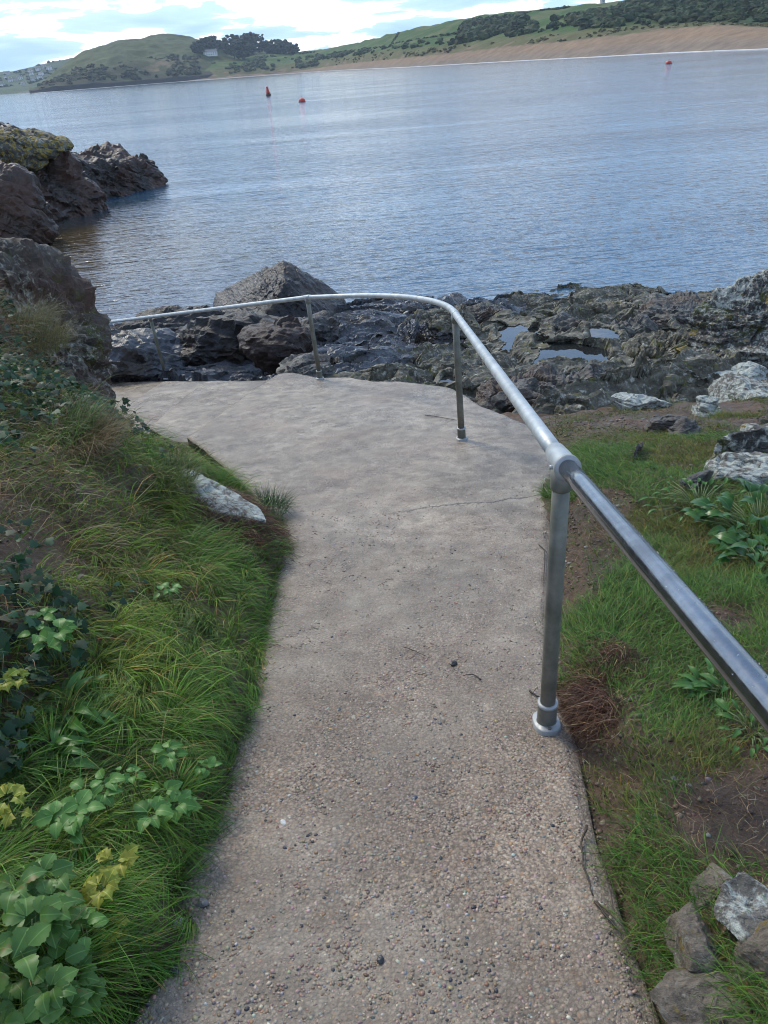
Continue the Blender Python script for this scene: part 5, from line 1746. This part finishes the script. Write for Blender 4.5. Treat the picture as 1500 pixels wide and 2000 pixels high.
# beet-like plant on the right, and rosettes
def rosette(name, px, py, a, nleaf, key, label, seed, scale, hgt, cat='plant', spread=0.10):
    q = random.Random(seed)
    p = hit(px, py, hgt * 0.5)
    gz = float(ground_z(np.array([p[0]]), np.array([p[1]]))[0])
    root = empty(name, (p[0], p[1], gz - 0.005))
    tag(root, label, cat)
    stems = []
    for k in range(nleaf):
        an = q.uniform(0, 6.28); rr = spread * math.sqrt(q.random()); hz = hgt * q.uniform(0.3, 1.0) * (1 - 0.5 * rr / max(spread, 0.01))
        st = Vector((rr * math.cos(an), rr * math.sin(an), hz))
        dr = Vector((math.cos(an + q.uniform(-0.6, 0.6)), math.sin(an + q.uniform(-0.6, 0.6)), q.uniform(-0.25, 0.5)))
        add_leaf(root, LEAF[key], st, dr, Vector((q.uniform(-0.4, 0.4), q.uniform(-0.6, 0.2), 1)), scale * q.uniform(0.65, 1.2))
        stems.append(tube([(rr * 0.3 * math.cos(an), rr * 0.3 * math.sin(an), 0), st * 0.6 + Vector((0, 0, 0.01)), st], [0.003, 0.0025, 0.002], 6))
    link('stem', pymesh('stem', *merge(*stems)), MATS['stem'], root)


rosette('sea_beet', 1490, 1010, 3.55, 75, 'beet_leaf', 'large glossy dark leaved plant at the right edge behind the rail', 601, 0.85, 0.18, spread=0.30)
rosette('sea_beet', 1370, 975, 3.50, 45, 'plantain_leaf', 'sprawling yellow green leaves left of the glossy leaved plant', 602, 0.5, 0.08, spread=0.26)
rosette('sea_beet', 1490, 1085, 3.55, 22, 'beet_leaf', 'drooping leaves of a small plant below the glossy leaved one', 603, 0.8, 0.10, spread=0.14)
rosette('plantain', 1415, 1345, 3.42, 34, 'plantain_leaf', 'bright light green rosette just left of the near rail', 604, 0.75, 0.05, spread=0.10)
rosette('plantain', 1470, 1420, 3.42, 22, 'plantain_leaf', 'low light green plant under the near rail at the right edge', 605, 0.55, 0.04, spread=0.10)
rosette('plantain', 1340, 1210, 3.42, 8, 'plantain_leaf', 'tiny weed on the bare earth between post and rail', 606, 0.4, 0.03, spread=0.04)
rosette('plantain', 1240, 1610, 3.42, 5, 'plantain_leaf', 'tiny two leaved weed in the grass by the path edge', 607, 0.35, 0.04, spread=0.02)
rosette('plantain', 130, 1380, 4.0, 30, 'plantain_leaf', 'strap leaved plantain in the grass at the left edge', 608, 0.95, 0.06, spread=0.09)
rosette('plantain', 70, 1480, 3.95, 26, 'plantain_leaf', 'second strap leaved plantain lower on the left bank', 609, 0.9, 0.05, spread=0.09)

# ---- ivy on the upper bank
ivy = empty('ivy', (-1.5, 3.2, float(ground_z(np.array([-1.5]), np.array([3.2]))[0])))
tag(ivy, 'dark ivy creeping over the upper left bank', 'ivy')
bm_v = []
iv, ifc = [(0, 0, 0)], []
outl = [(0, -0.1), (0.35, -0.18), (0.62, 0.05), (0.42, 0.32), (0.50, 0.62), (0.22, 0.62), (0, 1.0), (-0.22, 0.62), (-0.50, 0.62), (-0.42, 0.32), (-0.62, 0.05), (-0.35, -0.18)]
iv = [(0, 0.25, 0.05)] + [(x_ * 1.0, y_ + 0.1, -0.06 * (x_ * x_ + y_ * y_)) for x_, y_ in outl]
ifc = [(0, 1 + k, 1 + (k + 1) % 12) for k in range(12)]
ivy_leaf = pymesh('leaf', iv, ifc); ivy_leaf.materials.append(MATS['ivy_leaf'])
r = np.random.default_rng(51)
n = 15000
y = 1.3 + 5.2 * r.random(n) ** 1.2; dd = 0.35 + 2.0 * r.random(n)
x = xl(y) - dd
lo = np.interp(y, [1.6, 2.5, 3.5, 4.5, 6.5], [0.58, 0.52, 0.50, 0.50, 0.5])
g = fbm(x * 1.8, y * 1.8, oct=3, seed=261)
keep = (r.random(n) < sstep(-0.05, 0.25, g + 0.25 * sstep(0, 0.6, dd - lo) - 0.1 * sstep(5, 6.5, y))) & (dd > lo - 0.1)
x, y = x[keep], y[keep]
order = np.argsort(y); x, y = x[order], y[order]
z = ground_z(x, y); nn = ground_normal(x, y)
LV, LF, LC = [], [], []
dl = np.array(iv); fl = np.array(ifc)
count = 0
for i in range(len(x)):
    up_ = Vector(nn[i]) * 0.6 + Vector((0.5, -0.5, 0.5)) + Vector(r.normal(size=3) * 0.45)
    an = r.uniform(0, 6.28)
    dr = Vector((math.cos(an), math.sin(an), r.uniform(-0.6, 0.2)))
    sc = 0.030 * r.uniform(0.55, 1.35)
    m_ = orient(dr, up_, sc)
    pos = Vector((x[i], y[i], z[i])) + Vector(nn[i]) * r.uniform(0.02, 0.12)
    if i % 7 == 0 and count < 260:
        o = bpy.data.objects.new('leaf', ivy_leaf); C.objects.link(o); o.parent = ivy
        o.matrix_local = Matrix.Translation(pos - ivy.location) @ m_
        count += 1
    else:
        A_ = np.array(m_.to_3x3())
        LV.append(dl @ A_.T + np.array(pos - ivy.location)); LF.append(fl + 13 * (len(LV) - 1))
        LC.append(np.tile(np.array((0.02, 0.055, 0.025)) * r.uniform(0.5, 2.0) * np.array((r.uniform(0.8, 1.6), 1, 1)), (13, 1)))
fo = link('foliage', mesh_np('foliage', np.concatenate(LV), np.concatenate(LF), col=np.concatenate(LC)), MATS['grass_blades'], ivy)
tag(fo, kind='stuff')
stems = []
for k in range(60):
    j = r.integers(0, len(x)); px_, py_ = x[j], y[j]; a_ = r.uniform(0, 6.28)
    pts_ = []
    for s in range(6):
        gz = float(ground_z(np.array([px_]), np.array([py_]))[0])
        pts_.append(Vector((px_, py_, gz + 0.03 + 0.02 * r.random())) - ivy.location)
        a_ += r.normal() * 0.5; px_ += 0.07 * math.cos(a_); py_ += 0.07 * math.sin(a_)
    stems.append(tube(pts_, [0.004, 0.0035, 0.003, 0.0025, 0.002, 0.001], 6))
tag(link('stem', pymesh('stem', *merge(*stems)), MATS['twig'], ivy), kind='stuff')

# ================================================================= SMALL THINGS ON THE PATH
# exposed pebbles of the aggregate
r = np.random.default_rng(88)
n = 26000
y = 0.65 + 3.6 * r.random(n) ** 1.7
u = r.random(n)
x = xl(y) + 0.03 + u * (xr(y) - xl(y) - 0.06)
g = fbm(x * 4, y * 4, oct=3, seed=271)
cen = np.exp(-((x + 0.05) / 0.35) ** 2) * sstep(2.3, 1.2, y)
keep = r.random(n) < 0.35 + 0.8 * sstep(-0.1, 0.4, g) + 0.5 * cen
x, y = x[keep], y[keep]; n = len(x)
d, f = ICO[1]
rad_ = (0.0022 + 0.0038 * r.random(n) ** 2.2)
sc3 = np.stack([rad_ * r.uniform(0.8, 1.5, n), rad_ * r.uniform(0.7, 1.2, n), rad_ * r.uniform(0.35, 0.6, n)], 1)
an = r.uniform(0, 6.28, n)
P = d[None] * (1 + 0.15 * r.normal(size=(n, len(d), 1))) * sc3[:, None, :]
ca, sa = np.cos(an)[:, None], np.sin(an)[:, None]
P = np.stack([P[..., 0] * ca - P[..., 1] * sa, P[..., 0] * sa + P[..., 1] * ca, P[..., 2]], 2)
P[..., 0] += x[:, None]; P[..., 1] += y[:, None]; P[..., 2] += (pz(y) + 0.007 * fbm(x * 2.2, y * 2.2, oct=4, seed=1) - 0.0004)[:, None]
pc = palette(r, n, [(0.30, 0.23, 0.18), (0.36, 0.28, 0.21), (0.22, 0.16, 0.12), (0.35, 0.22, 0.12), (0.045, 0.047, 0.055), (0.19, 0.185, 0.17), (0.45, 0.42, 0.36), (0.24, 0.14, 0.09)], [5, 4, 4, 1.0, 0.8, 1.2, 0.5, 0.7], 0.18)
Fp = (f[None] + (np.arange(n) * len(d))[:, None, None]).reshape(-1, 3)
pb = link('gravel', mesh_np('gravel', P.reshape(-1, 3), Fp, col=np.repeat(pc, len(d), 0)), MATS['pebble'])
tag(pb, 'small exposed gravel set in the surface of the path', 'gravel', kind='stuff')

# crumbs of earth and grit on the bare soil
n = 15000
side = r.random(n) < 0.25
y = np.where(side, 1.2 + 4.5 * r.random(n), 0.5 + 5.5 * r.random(n) ** 1.3)
x = np.where(side, xl(y) - 0.35 - 1.3 * r.random(n), xr(np.minimum(y, 7.2)) + 0.0 + 2.2 * r.random(n) ** 1.4)
rad_ = (0.002 + 0.007 * r.random(n) ** 3.5) * (1 + 0.12 * y)
P = d[None] * (1 + 0.22 * r.normal(size=(n, len(d), 1))) * np.stack([rad_ * r.uniform(0.8, 1.5, n), rad_, rad_ * 0.7], 1)[:, None, :]
P[..., 0] += x[:, None]; P[..., 1] += y[:, None]; P[..., 2] += ground_z(x, y)[:, None]
cc_ = palette(r, n, [(0.11, 0.068, 0.042), (0.055, 0.034, 0.022), (0.19, 0.135, 0.095), (0.20, 0.19, 0.17)], [4, 4, 2, 0.6], 0.2)
cr_ = link('soil_crumbs', mesh_np('soil_crumbs', P.reshape(-1, 3), (f[None] + (np.arange(n) * len(d))[:, None, None]).reshape(-1, 3), col=np.repeat(cc_, len(d), 0)), MATS['pebble'])
tag(cr_, 'crumbs of brown earth and grit on the bare soil', 'soil', kind='stuff')

# loose pebbles
peb_lab = [((395, 1765), 'flat grey pebble lying near the grass at bottom left', 0.013), ((348, 1803), 'pale oval pebble at the grass edge', 0.012), ((342, 1897), 'dark slate pebble below the pale oval pebble', 0.010),
           ((809, 1560), 'dark blue chip of slate in the middle of the path', 0.008), ((553, 1608), 'white quartz chip left of the path centre', 0.008), ((885, 1298), 'black fleck of weed or slate high on the path', 0.012), ((744, 1874), 'black oblong chip in the lower middle of the path', 0.008)]
for i, ((px, py), lab, s) in enumerate(peb_lab):
    p = onplane(px, py)
    me = rock_mesh('pebble', (s * 1.3, s, s * 0.5), 700 + i, sub=3, nz=s * 0.1, strat_a=s * 0.03, strat_l=s, nfreq=30)
    m_ = NT('pebble_%d' % i); base = [(0.14, 0.13, 0.12), (0.30, 0.27, 0.23), (0.035, 0.035, 0.04), (0.03, 0.04, 0.07), (0.6, 0.58, 0.54), (0.02, 0.018, 0.016), (0.03, 0.03, 0.033)][i]
    m_.set(color=m_.mix(m_.noise(120), tuple(0.7 * c for c in base), tuple(1.3 * c for c in base)), rough=0.4)
    o = link('pebble', me, m_.m, loc=(p[0], p[1], p[2] + s * 0.3)); o.rotation_euler = (0, 0, i * 1.3)
    tag(o, lab, 'pebble')


def twig(pts, rr, label, a=3.4, lift=0.006):
    P = [Vector(onplane(px, py, a)) + Vector((0, 0, lift)) for px, py in pts]
    # smooth the line
    Q = []
    for i in range(len(P) - 1):
        for s in np.linspace(0, 1, 5)[:-1]:
            Q.append(P[i].lerp(P[i + 1], s) + Vector((random.uniform(-1, 1), random.uniform(-1, 1), random.uniform(0, 1))) * 0.002)
    Q.append(P[-1])
    o0 = Q[0].copy()
    V, F = tube([q - o0 for q in Q], [rr * (1 - 0.6 * i / len(Q)) for i in range(len(Q))], 7)
    o = link('twig', pymesh('twig', V, F), MATS['twig'], loc=o0)
    tag(o, label, 'twig')


twig([(1146, 1615), (1136, 1650), (1138, 1690), (1150, 1725), (1158, 1752)], 0.0035, 'dark curved twig on the path edge at lower right')
twig([(1160, 1762), (1185, 1795), (1215, 1830), (1228, 1865)], 0.003, 'straight dark stalk below the curved twig')
twig([(1178, 1690), (1190, 1735), (1200, 1790), (1235, 1822)], 0.0022, 'thin stalk right of the straight dark stalk')
twig([(1165, 1765), (1200, 1800), (1240, 1838)], 0.0018, 'pale dry stalk crossing the straight dark stalk', lift=0.010)
twig([(1052, 1066), (1065, 1078), (1072, 1090)], 0.003, 'small twig left of the nearest post')
twig([(1063, 1080), (1064, 1110), (1062, 1136)], 0.003, 'black seaweed strand lying beside the nearest post')
twig([(790, 1266), (812, 1274), (830, 1284)], 0.002, 'short thin twig in the middle of the path')
twig([(830, 812), (860, 816), (892, 822)], 0.004, 'thin twig left of the second post')
twig([(1110, 985), (1130, 998), (1150, 1012)], 0.004, 'brown stick on the earth behind the nearest post', 3.42, 0.012)
twig([(375, 1665), (382, 1650), (388, 1632)], 0.002, 'pale grass stalk at the left path edge')
twig([(1034, 1352), (1048, 1362), (1060, 1366)], 0.004, 'dark weed scrap just left of the post foot')
twig([(940, 1330), (925, 1320), (905, 1322)], 0.003, 'dark weed strand left of the dark scrap by the post')

# ================================================================= AIR
xs_ = [o for o in scene.objects]
hv = [(x_, y_, z_) for z_ in (-3.0, 190.0) for (x_, y_) in ((-2900, -60), (2900, -60), (2900, 2900), (-2900, 2900))]
hz = link('haze', pymesh('haze', hv, [(3, 2, 1, 0), (4, 5, 6, 7), (0, 1, 5, 4), (1, 2, 6, 5), (2, 3, 7, 6), (3, 0, 4, 7)], False))
hm = bpy.data.materials.new('haze_air'); hm.use_nodes = True
for nd in list(hm.node_tree.nodes): hm.node_tree.nodes.remove(nd)
ho = hm.node_tree.nodes.new('ShaderNodeOutputMaterial'); hp = hm.node_tree.nodes.new('ShaderNodeVolumePrincipled')
hp.inputs['Color'].default_value = (0.72, 0.84, 0.95, 1); hp.inputs['Density'].default_value = 0.00012
hm.node_tree.links.new(hp.outputs[0], ho.inputs['Volume'])
hz.data.materials.append(hm)
tag(hz, kind='stuff')
